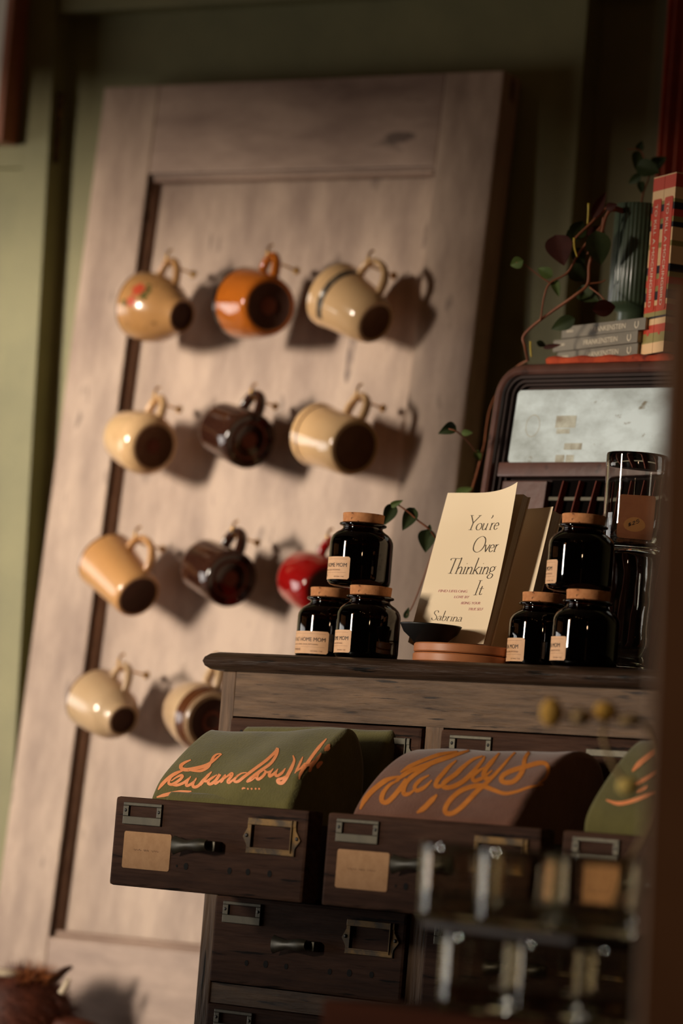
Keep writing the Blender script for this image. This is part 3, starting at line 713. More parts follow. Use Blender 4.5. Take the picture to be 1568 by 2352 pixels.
zj = ZTOP+0.0002
GJ = None
yb_, ya_ = 0.048, 0.086
va = rad(-41.5)                    # the camera's side as a label angle (0 = straight out of the front)
jar('candle jar at the lower left of the left trio, its kraft label almost fully visible', on_top(753, ya_), ya_, zj, rad(0)-0.15, 'PLAY AT HOME MOM', GJ)
jar('candle jar beside the black bowl, its label turned away to end in MOM', on_top(844, yb_), yb_, zj, rad(0)-0.72, 'PLAY AT HOME MOM', GJ)
jar('candle jar stacked on the left pair in front of the red mug', on_top(814, 0.064), 0.064, zj+0.0802, rad(0)-0.52, 'PLAY AT HOME MOM', GJ)
jar('candle jar at the lower left of the right-hand trio, beside the leaning books', on_top(1243, 0.080), 0.080, zj, rad(0)-0.62, 'YOU DA MOM', GJ, 0.80)
jar('candle jar at the lower right of the right-hand trio, below the glass tumblers', on_top(1345, 0.035), 0.035, zj, rad(0)-0.72, 'YOU DA MOM', GJ, 0.80)
jar('candle jar stacked on the right pair in front of the glass tumblers', on_top(1321, 0.056), 0.056, zj+0.0802, rad(0)-0.88, 'YOU DA MOM', GJ, 0.80)

# ================================================================== shirts in the pulled drawers
KHAKI = mat('olive_jersey', S((92,86,42)), S((106,99,50)), rough=0.95, scale=25, sheen=0.3, bump=0.35, bscale=420)
KHAKID = mat('dark_olive_jersey', S((56,53,28)), S((66,62,33)), rough=0.95, scale=25, sheen=0.2, bump=0.35, bscale=420)
BROWNJ = mat('brown_jersey', S((104,66,50)), S((118,78,60)), rough=0.95, scale=25, sheen=0.3, bump=0.35, bscale=420)
PRINTO = mat('orange_print', S((246,150,94)), S((252,162,108)), rough=0.6, scale=60)
PRINTG = mat('ochre_print', S((190,112,38)), S((206,126,48)), rough=0.7, scale=60)

def hsh(*a):
    v = sin(sum(x*k for x, k in zip(a, (12.9898, 78.233, 37.719))))*43758.5453
    return v-math.floor(v)
def wav(x, y, seed=0):
    return (sin(x*41+seed)*0.5+sin(x*23+y*31+seed*2.1)*0.6+sin(x*67-y*29+seed*0.7)*0.35)/1.45

def shirt(name, label, fr, x0, x1, prof, material, seed=0, amp=0.003, group=None, slopex=0.0, nx=46, endr=0.005):
    """a folded T-shirt: closed soft profile (y, z) pulled along x with creases and rolled ends"""
    P = crom([Vector(p) for p in prof], 5, True); n = len(P)
    c = Vector((sum(p.x for p in P)/n, sum(p.y for p in P)/n))
    m = MB(); rows = []
    ends = [0.0, 0.25, 0.55, 0.85, 1.0]
    us = [endr*e/(x1-x0) for e in (0, 0.10, 0.35, 0.7, 1.0)]
    xs = [(x0+(x1-x0)*u, s) for u, s in zip(us, ends)]
    xs += [(x0+endr+(x1-x0-2*endr)*i/nx, 1.0) for i in range(1, nx)]
    xs += [(x1-(x1-x0)*u, s) for u, s in zip(reversed(us), reversed(ends))]
    for x, s in xs:
        row = []
        for k, p in enumerate(P):
            d = (p-c); L_ = d.length; dn = d/L_ if L_ > 1e-6 else Vector((0, 1))
            shrink = (1-s)*min(0.008, L_*0.5)
            a = amp*wav(x, 0.35*p.x+0.2*p.y+k*0.004, seed)*(0.4 if p.y < 0 else 1)
            q = p - dn*shrink + dn*a
            xx = min(max(x, 0.0195), DWD-0.0195) if q.y < -0.009 else x
            row.append((xx, q.x, q.y+slopex*(x-x0)*(1 if p.y > 0.02 else 0.3)))
        rows.append(row+[row[0]])
    m.grid(rows)
    for row, fl in ((rows[0], 0), (rows[-1], 1)):
        cx = sum(r[0] for r in row[:-1])/n; cy = sum(r[1] for r in row[:-1])/n; cz = sum(r[2] for r in row[:-1])/n
        b0 = len(m.v); m.v.append(Vector((cx, cy, cz))); m.v += [Vector(r) for r in row[:-1]]
        for k in range(n):
            m.f.append((b0, b0+1+k, b0+1+(k+1) % n)); m.m.append(0)
    root = thing('t_shirt', label, 'shirt', fr, group)
    body = m.build('folded_body', material, root, smooth=True)
    bm = bmesh.new(); bm.from_mesh(body.data); bmesh.ops.remove_doubles(bm, verts=bm.verts, dist=1e-6); bmesh.ops.recalc_face_normals(bm, faces=bm.faces); bm.to_mesh(body.data); bm.free()
    for p in body.data.polygons: p.use_smooth = True
    return root, body
def SF(c): return CF @ Matrix.Translation((0.0207+c*PT, -0.166, ZC+ROWS[1]))

def print_on(root, body, fr, strokes, name, material, scale=1.0):
    """lay brush strokes onto the cloth: each point is dropped along a sight line onto the fold it marks"""
    me = body.data; bvh = BVHTree.FromPolygons([v.co for v in me.vertices], [p.vertices for p in me.polygons])
    inv = fr.inverted(); o = inv @ CAM; R3 = inv.to_3x3()
    for pts, w in strokes:
        P = crom([Vector((p[0], p[1])) for p in pts], 7)
        L_, Rr = strip2d(P, lambda u, t: w*(0.35+0.65*min(1, 4*u, 4*(1-u)))*0.5)
        C_ = [(a+b_)/2 for a, b_ in zip(L_, Rr)]
        row = []
        for a, b_, c_ in zip(L_, C_, Rr):
            out = []
            for q in (a, b_, c_):
                d = (R3 @ ray(q.x, q.y)).normalized(); h = bvh.ray_cast(o, d)
                if h[0] is None: out = None; break
                nn = h[1] if h[1].dot(d) < 0 else -h[1]
                out.append(h[0]+nn*0.0004)
            if out is None:
                if len(row) > 1: emit_strip(root, row, name, material)
                row = []
            else:
                if row and (row[-1][1]-out[1]).length > 0.02:
                    if len(row) > 1: emit_strip(root, row, name, material)
                    row = []
                row.append(out)
        if len(row) > 1: emit_strip(root, row, name, material)
PENDING = {}
def emit_strip(root, row, name, material): PENDING.setdefault((root.name, name), (root, name, material, MB()))[3].grid(row)
def flush_prints():
    for k, (root, name, material, m) in PENDING.items(): m.build(name, material, root, smooth=True)
    PENDING.clear()

def Z1(pts): return [(340+x/2.8, 1640+y/2.8) for x, y in pts]
def Z2(pts): return [(800+x/2.24, 1680+y/2.24) for x, y in pts]
green_prof = [(0.020,-0.060),(0.021,-0.012),(0.026,0.008),(0.035,0.024),(0.054,0.0425),(0.077,0.061),(0.096,0.0735),(0.108,0.0765),(0.122,0.068),(0.134,0.040),(0.136,0.0),(0.132,-0.060),(0.08,-0.070)]
f0 = SF(0)
r1, b1 = shirt('t', 'olive green T-shirt with orange script lettering, front of the first pulled drawer', f0, 0.0225, 0.2235, green_prof, KHAKI, 1.0, 0.0036, slopex=0.062)
lew = [
 ([(276,297),(240,312),(214,332),(216,352),(250,360),(310,350),(370,334),(420,303),(474,258)], 8.5),
 ([(470,256),(440,262),(418,284),(402,318),(385,345),(345,366),(300,368),(255,362)], 6.0),
 ([(232,362),(190,378),(150,400),(112,432),(84,462),(66,488)], 8),
 ([(150,432),(184,408),(212,396),(222,404),(200,428),(160,452),(140,452),(134,440),(150,410),(180,390)], 6.5),
 ([(150,458),(190,458),(232,442),(268,410)], 6.5),
 ([(276,402),(250,440),(250,462),(280,450),(312,418)], 6.5),
 ([(312,412),(290,452),(296,470),(325,462),(362,420),(410,372)], 7),
 ([(410,372),(380,404),(352,436),(340,462)], 7),
 ([(352,436),(380,432),(410,414),(440,394)], 5.5),
 ([(444,392),(405,416),(388,440),(402,452),(436,428),(464,388),(440,424),(434,448),(466,428),(500,392)], 7),
 ([(500,390),(482,420),(468,444)], 7), ([(474,430),(510,402),(540,384),(538,400),(516,428),(520,442),(548,424),(580,392)], 6.5),
 ([(636,378),(600,384),(566,410),(556,432),(580,434),(620,404),(690,352),(760,300),(818,246),(832,226),(826,262),(790,318),(730,362),(680,398),(648,424),(640,436),(668,426),(700,400)], 7),
 ([(744,362),(712,384),(700,410),(712,420),(742,398),(756,372),(742,362)], 6.5), ([(756,372),(775,376),(800,364)], 5),
 ([(806,352),(782,384),(784,402),(812,384),(836,356)], 6.5), ([(836,354),(820,384),(830,400),(862,380),(884,350)], 6.5),
 ([(932,268),(940,300),(926,340),(906,380),(884,420),(862,444),(840,440),(838,424),(870,412),(912,384)], 8.5),
 ([(996,276),(978,316),(962,350),(944,384)], 5.5), ([(952,372),(990,344),(1012,322),(996,356),(976,392),(970,420)], 6.5),
 ([(1148,160),(1112,200),(1072,250),(1032,306),(1000,352),(978,384)], 7.5), ([(1074,296),(1048,318),(1014,340)], 5), ([(1030,330),(1046,340),(1040,362),(1030,372)], 6),
 ([(1112,252),(1086,290),(1062,322),(1032,362)], 7), ([(1168,196),(1150,216),(1134,240)], 8), ([(1168,214),(1146,238)], 6),
 ([(1120,306),(1096,326),(1086,350)], 9),
 ([(56,536),(100,524),(150,512),(210,502),(280,498)], 8),
]
print_on(r1, b1, f0, [(Z1(p), w) for p, w in lew], 'script_print', PRINTO)
caps = [([(604+x,486),(612+x,478),(628+x,478)], 4) for x in (0,)]+[([(x,487),(x+6,477)], 4.5) for x in (640,664,690,712)]
print_on(r1, b1, f0, [(Z1(p), w) for p, w in caps], 'small_print', PRINTO)
flush_prints()
hem_prof = [(0.0205+(y-0.010)*0.5, z) for y, z in ((0.010,-0.050),(0.011,-0.004),(0.018,0.0065),(0.029,0.010),(0.040,0.006),(0.044,-0.010),(0.040,-0.050),(0.024,-0.056))]
hr_, hb_ = shirt('t', 'x', f0, 0.045, 0.190, hem_prof, KHAKI, 2.0, 0.0012)
hb_.parent = r1; hb_.name = 'hem_fold'; bpy.data.objects.remove(hr_)
shirt('t', 'olive green T-shirt standing second in the first pulled drawer', f0, 0.0215, 0.2370, [(0.146, -0.06), (0.147, 0.03), (0.149, 0.066), (0.157, 0.084), (0.167, 0.088), (0.177, 0.08), (0.181, 0.06), (0.181, -0.06), (0.163, -0.068)], KHAKI, 3.0, 0.0016, slopex=0.020)
shirt('t', 'dark olive T-shirt folded behind the others at the back of the first pulled drawer', f0, 0.030, 0.2430, [(0.189, -0.06), (0.19, 0.02), (0.193, 0.058), (0.203, 0.07), (0.215, 0.07), (0.223, 0.056), (0.225, -0.06), (0.207, -0.068)], KHAKID, 4.0, 0.0016)

f1 = SF(1)
brown_prof = [(0.012,-0.060),(0.014,-0.008),(0.022,0.010),(0.040,0.030),(0.064,0.050),(0.090,0.066),(0.116,0.0735),(0.142,0.071),(0.158,0.058),(0.163,0.030),(0.160,-0.060),(0.09,-0.070)]
r2, b2 = shirt('t', 'brown T-shirt with looping ochre script lettering in the middle pulled drawer', f1, 0.0110, 0.2210, brown_prof, BROWNJ, 5.0, 0.0034, slopex=0.018)
haw = [
 ([(60,402),(80,360),(108,322),(150,284),(200,250),(262,232)], 12),
 ([(630,96),(560,118),(470,148),(390,178),(320,204),(270,236),(230,270)], 11), ([(560,104),(470,120),(380,152),(310,184),(268,212)], 9),
 ([(460,150),(400,186),(340,224),(296,268),(284,318),(312,322),(350,292)], 10),
 ([(262,252),(216,274),(180,316),(172,356),(196,366),(230,338),(270,290),(300,250),(276,300),(290,322)], 11),
 ([(416,226),(372,250),(342,284),(352,306),(392,288),(430,252)], 9),
 ([(556,150),(520,180),(488,216),(458,252),(450,282),(480,280),(520,250)], 10),
 ([(690,128),(640,146),(588,186),(548,224),(496,262),(490,286),(530,288),(590,258),(640,210),(690,150),(700,128)], 11),
 ([(700,186),(668,206),(640,232),(648,256),(690,240),(740,202)], 9),
 ([(776,112),(740,154),(706,196),(696,232),(724,244),(760,214)], 11),
 ([(868,98),(830,136),(792,180),(750,226),(706,270),(660,310),(620,352),(580,392),(536,422),(502,420),(500,392),(530,346),(580,306),(640,284),(690,282),(740,300),(800,320),(860,312),(930,288),(1000,272)], 11),
 ([(988,96),(960,96),(926,112),(906,146),(900,190),(880,230),(846,260),(806,264),(786,250),(800,224),(850,200),(920,180),(980,164),(1018,170),(1026,204),(1012,240),(976,270)], 11),
 ([(456,326),(424,360),(388,396),(352,420)], 12),
]
print_on(r2, b2, f1, [(Z2(p), w) for p, w in haw], 'script_print', PRINTG)
flush_prints()
r3, b3 = shirt('t', 'brown T-shirt folded behind the one with ochre script, middle pulled drawer', f1, 0.0130, 0.2480, [(0.172,-0.060),(0.173,0.040),(0.176,0.072),(0.188,0.080),(0.204,0.078),(0.212,0.060),(0.213,-0.060),(0.192,-0.068)], BROWNJ, 6.0, 0.0018)
print_on(r3, b3, f1, [([(1120,1708),(1150,1706),(1190,1712)], 7), ([(1300,1719),(1330,1722)], 8)], 'script_print', PRINTG)
f2 = SF(2)
r4, b4 = shirt('t', 'olive green T-shirt with orange lettering in the third pulled drawer, partly cut off', f2, 0.003, 0.215, [(y-0.006 if z > 0 else y, z*1.18) for y, z in green_prof], KHAKI, 7.0, 0.0026, slopex=0.03)
ls = [([(1392,1838),(1420,1846),(1452,1840),(1482,1828),(1520,1812)], 9), ([(1452,1772),(1470,1752),(1490,1735),(1512,1716)], 12), ([(1446,1806),(1470,1796),(1500,1776),(1520,1760)], 9), ([(1462,1822),(1486,1806)], 7)]
print_on(r4, b4, f2, ls, 'script_print', PRINTO)
flush_prints()

# ================================================================== bowl, coasters, books
zco = 0.0104+0.0101
by_ = 0.046
bx = 0.5*(on(CF, 917, 1437, by_).x + on(CF, 1063, 1437, by_).x)
zr = on(CF, 1063, 1437, by_).z-ZTOP-zco
Rb = 72/F_PX*(CF @ Vector((bx, by_, ZTOP))-CAM).dot(FW)
bowl = MB(); bowl.lathe([(0, 0.0002), (0.0155, 0.0002), (0.0175, 0.0012), (0.022, 0.006), (0.0285, zr*0.55), (Rb-0.001, zr-0.002), (Rb, zr-0.0008), (Rb-0.001, zr), (Rb-0.0030, zr-0.0015), (0.0262, zr*0.58), (0.019, 0.006), (0, 0.004)], 64)
o = bowl.build('bowl', BLACK, None, smooth=True, mat=CF @ Matrix.Translation((bx, by_, ZTOP+zco))); tag(o, 'matt black bowl standing on the coasters in front of the leaning books', 'bowl')
cx_ = 0.5*(on(CF, 952, 1490, 0.066).x+on(CF, 1200, 1490, 0.066).x)
for k, (zz, dx, lab) in enumerate(((0.0, 0.0, 'round tan wooden coaster, lower one of the two under the leaning book'), (0.0104, 0.0006, 'round tan wooden coaster stacked on top of the other by the black bowl'))):
    r = 0.0578; m = MB(); m.lathe([(0, 0.0002), (r-0.0012, 0.0002), (r, 0.0014), (r, 0.0084), (r-0.0012, 0.0098), (0, 0.0098)], 80)
    o = m.build('coaster', WOODTAN, None, auto=30, mat=CF @ Matrix.Translation((cx_+dx, 0.066, ZTOP+zz))); tag(o, lab, 'coaster', 'two stacked coasters')

BL = rad(15.6)
def leaning_book(label, x, y, z, w, h, th, curl, words, extra):
    fr = CF @ Matrix.Translation((x, y, z+th*sin(BL)+0.0003)) @ Matrix.Rotation(-BL, 4, 'X')
    root = thing('book', label, 'book', fr, 'copies of the cream book')
    m = MB(); m.box(0.001, w-0.0015, 0.0012, th-0.0006, 0.001, h-0.001); m.build('pages', PAGES, root)
    m = MB(); m.box(0, w, th-0.0006, th, 0, h); m.box(-0.0006, 0.0, 0.0, th, 0, h); m.build('back_cover', PAPER, root)
    def cy(xx, zz):
        u = max(0, (xx/w-0.35)/0.65); v = max(0, zz/h)
        return -curl*(u**2.2)*(0.15+0.85*v**2.2) - 0.0002
    def cz(xx, zz):
        u = max(0, (xx/w-0.3)/0.7); v = max(0, zz/h)
        return zz + curl*0.45*(u**2.5)*v**3
    def onc(px_, py_):
        q_ = on(fr, px_, py_, -0.001)
        for _ in range(4): q_ = on(fr, px_, py_, cy(q_.x, q_.z))
        return q_
    m = MB(); rows = []; rows2 = []
    for i in range(25):
        xx = w*i/24
        rows.append([(xx, cy(xx, h*j/20), cz(xx, h*j/20)) for j in range(21)]); rows2.append([(xx, cy(xx, h*j/20)+0.0005, cz(xx, h*j/20)) for j in range(21)])
    m.grid(rows); m.grid([r[::-1] for r in rows2])
    m.grid([[r[0] for r in rows], [r[0] for r in rows2]]); m.grid([[r[-1] for r in rows], [r[-1] for r in rows2]]); m.grid([rows[0], rows2[0]]); m.grid([rows[-1], rows2[-1]])
    cov = m.build('front_cover', PAPER, root, auto=40)
    inv = fr.inverted()
    for text, (ax, ay), (bx2, by2), (tx, ty), nm in words:
        A, B, T = onc(ax, ay), onc(bx2, by2), onc(tx, ty)
        q = MB(); cap = T.z-A.z
        serif(q, text, A.x, A.z, cap, B.x-A.x, 0.0, slant=0.16)
        for v in q.v:
            v.z += (B.z-A.z)*(v.x-A.x)/(B.x-A.x); v.y = cy(v.x, v.z)-0.0004; v.z = v.z
        q.build(nm, INKB, cov)
    for text, (ax, ay), wpx, size in extra:
        A = onc(ax, ay); vs, fs, a_, b_ = text2d(text, size)
        B = onc(ax+wpx, ay); k = (B.x-A.x)/(b_-a_)
        q = MB(); q.add([(A.x+(v.x-a_)*k+v.y*0.2, cy(A.x+(v.x-a_)*k, A.z+v.y)-0.0004, A.z+v.y) for v in vs], fs); q.build('foil_lettering', FOIL, cov)
    return root, fr
INKB = mat('soft_black_ink', S((62,52,42)), rough=0.7)
YB1, YB2 = 0.082, 0.110
xb = on(CF, 955, 1425, YB1+0.008).x-0.0015
WORDS = [("You're", (1070,1217), (1143,1216), (1070,1184), 'title'), ('Over', (1081,1268), (1142,1267), (1083,1233), 'title'), ('Thinking', (1024,1317), (1135,1318), (1028,1282), 'title'), ('It', (1087,1367), (1107,1366), (1092,1334), 'title'), ('Sabrina', (990,1424), (1060,1428), (993,1402), 'author_line')]
EXTRA = [('FIND LIFELONG', (1006,1360), 66, 0.0042), ('LOVE BY', (1042,1374), 34, 0.0042), ('BEING YOUR', (1058,1388), 44, 0.0042), ('TRUE SELF', (1074,1402), 34, 0.0042)]
BW = 0.106; BH = 0.174
leaning_book("cream paperback leaning in front above the bowl, its titled cover curling open", xb, YB1, ZTOP+zco, BW, BH, 0.012, 0.015, WORDS, EXTRA)
bk2x = on(CF, 1178, 1487, YB2).x
leaning_book('second cream paperback of the same title, shaded and mostly hidden behind the front copy', bk2x-BW+0.004, YB2, ZTOP, BW, BH+0.006, 0.014, 0.004, [('g', (1139,1318), (1156,1318), (1139,1278), 'title'), ('r', (1143,1268), (1152,1267), (1143,1233), 'title')], [])

# ================================================================== radio
RX, RY, TLN = 0.104, 0.262, math.tan(rad(6.4))
RF = CF @ Matrix.Translation((RX, RY, ZTOP+0.0003))
SH = Matrix(((1, 0, 0, 0), (0, 1, TLN, 0), (0, 0, 1, 0), (0, 0, 0, 1)))
RS = RF @ SH                                             # sheared frame of the radio's sloping face
RADW = mat('radio_bakelite', S((70,42,34)), S((94,60,50)), rough=0.42, scale=14, spots=S((48,28,22)), spotscale=40, spotlo=0.64, bump=0.2, bscale=80, coat=0.15)
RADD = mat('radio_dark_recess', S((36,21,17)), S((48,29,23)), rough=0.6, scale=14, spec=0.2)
RADK = mat('radio_grille_black', S((10,7,6)), rough=0.9, spec=0.05)
RADF = mat('radio_fin_red_brown', S((112,50,34)), rough=0.5, spec=0.2)
DIALG = mat('fogged_dial_glass', S((164,172,170)), S((224,238,242)), rough=0.14, scale=9, stretch=(1.2, 1, 2.0), contrast=(0.30, 0.58), spots=S((136,128,110)), spotscale=34, spotlo=0.66, coat=0.5, detail=9)
RW, RH, RDP = 0.47, 0.3605, 0.118
def routline(x0, x1, z0, z1, r, n=10):
    out = [(x0, z0), (x1, z0)]
    for cx, cz, a0 in ((x1-r, z1-r, 0), (x0+r, z1-r, pi/2)):
        for i in range(n+1):
            a = a0+pi/2*i/n; out.append((cx+r*cos(a), cz+r*sin(a)))
    return out
radio = thing('radio', 'vintage brown table radio with a fogged glass dial, at the right end of the cabinet', 'radio', RF)
def sheared(m):
    for v in m.v: v.y += v.z*TLN
    return m
CR = 0.036
m = MB(); rows = []
for d, y in ((0.010, RDP), (0.003, RDP-0.002), (0.0, RDP-0.008), (0.0, 0.009), (0.0015, 0.0035), (0.005, 0.0005), (0.010, 0.0), (0.0125, 0.002), (0.0135, 0.007)):
    rr = [(x, y, z) for x, z in routline(d, RW-d, 0.0 if d < 0.0 else min(d, 0.004), RH-d, CR-min(d, 0.02))]; rows.append(rr+[rr[0]])
m.grid(rows)
b0 = len(m.v); back = routline(0.010, RW-0.010, 0.004, RH-0.010, CR-0.010); m.v += [Vector((x, RDP, z)) for x, z in back]; m.f.append(tuple(range(b0, b0+len(back)))); m.m.append(0)
sheared(m).build('case', RADW, radio, auto=40)
m = MB(); rows = []
for d, y in ((0.0135, 0.007), (0.0165, 0.0075), (0.0175, 0.0125), (0.0205, 0.013), (0.0215, 0.0175), (0.024, 0.018), (0.0245, 0.024)):
    rr = [(x, y, z) for x, z in routline(d, RW-d, 0.004, RH-d, CR-min(d, 0.024))]; rows.append(rr+[rr[0]])
m.grid(rows)
b0 = len(m.v); bk_ = routline(0.0245, RW-0.0245, 0.004, RH-0.0245, CR-0.024); m.v += [Vector((x, 0.024, z)) for x, z in bk_]; m.f.append(tuple(range(b0, b0+len(bk_)))); m.m.append(0)
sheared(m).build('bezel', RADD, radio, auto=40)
gTL, gBL = on(RS, 1183, 897, 0.015), on(RS, 1172, 1063, 0.015)
gx0 = (gTL.x+gBL.x)/2; gz1, gz0 = gTL.z, gBL.z
m = MB(); m.prism(rrect(gx0, RW-0.030, gz0, gz1, 0.005), 0.0150, 0.0235)
dial = sheared(m).build('dial_glass', DIALG, radio)
m = MB(); c0 = on(RS, 1223, 978, 0.0148)
pen(m, [(c0.x+0.0098*cos(2*pi*i/24), c0.z+0.0125*sin(2*pi*i/24)) for i in range(24)], 0.0006, 0.0006, y=0.01485, closed=True)
sheared(m).build('dial_ring', mat('faded_gold_line', S((168,156,128)), rough=0.5), dial)
m = MB()
for i, (px_, py_, w_, h_) in enumerate(((1278,955,46,30),(1296,1018,40,16),(1276,1045,20,18),(1300,1045,18,18),(1278,985,30,12))):
    q = on(RS, px_, py_, 0.0148); kx = w_/2130/cos(YAW+DELTA); kz = h_/2130
    m.add([(q.x, 0.01485, q.z), (q.x+kx, 0.01485, q.z), (q.x+kx, 0.01485, q.z-kz), (q.x, 0.01485, q.z-kz)], [(0, 1, 2, 3)])
sheared(m).build('dial_markings', mat('faded_dial_print', S((150,144,128)), S((196,198,184)), rough=0.3, scale=60), dial)
lz1, lz0 = gz0-0.0005, on(RS, 1145, 1095, 0.006).z
m = MB(); m.box(0.021, RW-0.021, 0.0035, 0.024, lz0, lz1, 0.0025); sheared(m).build('dial_ledge', RADW, radio, auto=45)
pxr = on(RS, 1252, 1130, 0.012).x
m = MB(); m.box(0.0246, pxr, 0.0120, 0.0238, 0.006, lz0-0.004, 0.001); sheared(m).build('side_panel', RADW, radio)
m = MB(); m.box(pxr+0.0005, RW-0.0247, 0.0205, 0.0236, 0.006, lz0-0.002); sheared(m).build('grille_back', RADK, radio)
fp = 37/2130/cos(YAW+DELTA)
k = 0; x = pxr+0.012
while x < RW-0.04:
    m = MB(); rows = []
    for sx in (0, 0.0011):
        row = []; row2 = []
        for i in range(15):
            u = i/14; z = lz0-0.004-(lz0-0.012)*u; xo = 0.011*(1-u)**2.2
            row.append((x+xo+sx, 0.0055+0.006*(1-u)**3, z)); row2.append((x+xo+sx, 0.0206, z))
        rows.append((row, row2))
    (a1, a2), (b1_, b2_) = rows
    m.grid([a2, a1, b1_, b2_, a2])
    sheared(m).build('fin', RADF, radio); x += fp; k += 1
m = MB(); m.box(pxr+0.002, RW-0.026, 0.0165, 0.0180, lz0-0.026, lz0-0.0215, 0.0006); sheared(m).build('grille_bar', IRON, radio)

RTOP = ZTOP+0.0003+RH
def rtop(px, py, y):
    return on(CF, px, py, y)
RUN = mat('rust_red_woven_cloth', S((150,52,26)), S((186,72,34)), rough=0.9, scale=40, bump=0.6, bscale=160, spots=S((100,34,20)), spotscale=50, spotlo=0.62)
y0r = RY+RH*TLN
m = MB(); rows = []
xl_ = on(CF, 1268, 822, y0r+0.02).x; rnd = random.Random(4)
for i in range(60):
    xx = xl_+(RX+RW-0.045-xl_)*i/59
    e = 0.0018*rnd.random()
    rows.append([(xx, y0r+0.010-e, 0.0), (xx, y0r+0.0085-e, 0.005), (xx, y0r+0.013, 0.0082+0.0010*sin(i)), (xx, y0r+0.05, 0.0080), (xx, y0r+0.098, 0.0080), (xx, y0r+0.103, 0.0)])
m.grid(rows); m.grid([[r[0] for r in rows], [r[-1] for r in rows]])
o = m.build('cloth_runner', RUN, None, smooth=True, mat=CF @ Matrix.Translation((0, 0, RTOP+0.0004))); tag(o, 'rust-red woven cloth runner lying on top of the brown radio', 'cloth')
ZR = RTOP+0.0004+0.0094

# ---- stack of three books, spines outwards
FRK = mat('grey_book_spine', S((112,104,90)), S((130,120,104)), rough=0.5, scale=20)
FRP = mat('pale_page_edges', S((180,166,140)), S((196,182,156)), rough=0.8, scale=80, stretch=(0.1, 0.1, 6))
WHITEP = mat('off_white_print', S((222,206,180)), rough=0.6)
ang = -DELTA-rad(18)
def flat_book(label, near_px, y, z, L_, D_, th, a, title):
    P = on(CF, near_px, 745, y); o_ = CF @ Vector((P.x, y, z))
    fr = Matrix.Translation(o_) @ Matrix.Rotation(a, 4, 'Z')     # x runs left from the near corner as -x
    root = thing('book', label, 'book', fr, 'books lying on the radio')
    m = MB(); m.box(-L_, 0, -0.0003, 0.0008, 0, th, 0.0003); m.box(-L_, 0, 0.0008, D_, 0, 0.0008); m.box(-L_, 0, 0.0008, D_, th-0.0008, th); cv = m.build('cover', FRK, root)
    m = MB(); m.box(-L_+0.002, -0.002, 0.0009, D_-0.003, 0.0009, th-0.0009); m.build('pages', FRP, root)
    vs, fs, a_, b_ = text2d(title, th*0.62); k = (L_*0.40)/(b_-a_)
    q = MB(); q.add([(-L_*0.63+(v.x-a_)*k, -0.0006, th*0.28+v.y) for v in vs], fs); q.build('spine_title', WHITEP, cv)
    q = MB(); uc = -0.016
    pen(q, [(uc-0.0028, th*0.75), (uc-0.0032, th*0.4), (uc, th*0.2), (uc+0.0032, th*0.4), (uc+0.0028, th*0.75)], 0.0008, 0.0013, y=-0.0006); q.build('spine_mark', WHITEP, cv)
    q = MB()
    pen(q, [(-L_+0.010+0.0012*i, th*(0.45+0.2*(i % 2))) for i in range(12)], 0.0004, 0.0007, y=-0.0006); q.build('spine_author', WHITEP, cv)
    return root
th_ = 0.0135
flat_book('grey paperback at the bottom of the three stacked on the radio', 1468, 0.325, ZR, 0.160, 0.095, th_, ang, 'FRANKENSTEIN')
flat_book('grey paperback in the middle of the three stacked on the radio', 1466, 0.321, ZR+th_+0.0003, 0.168, 0.095, th_, ang, 'FRANKENSTEIN')
flat_book('grey paperback on top of the stack, under the ribbed plant pot', 1482, 0.318, ZR+2*(th_+0.0003), 0.160, 0.095, th_, ang+rad(1.5), 'FRANKENSTEIN')
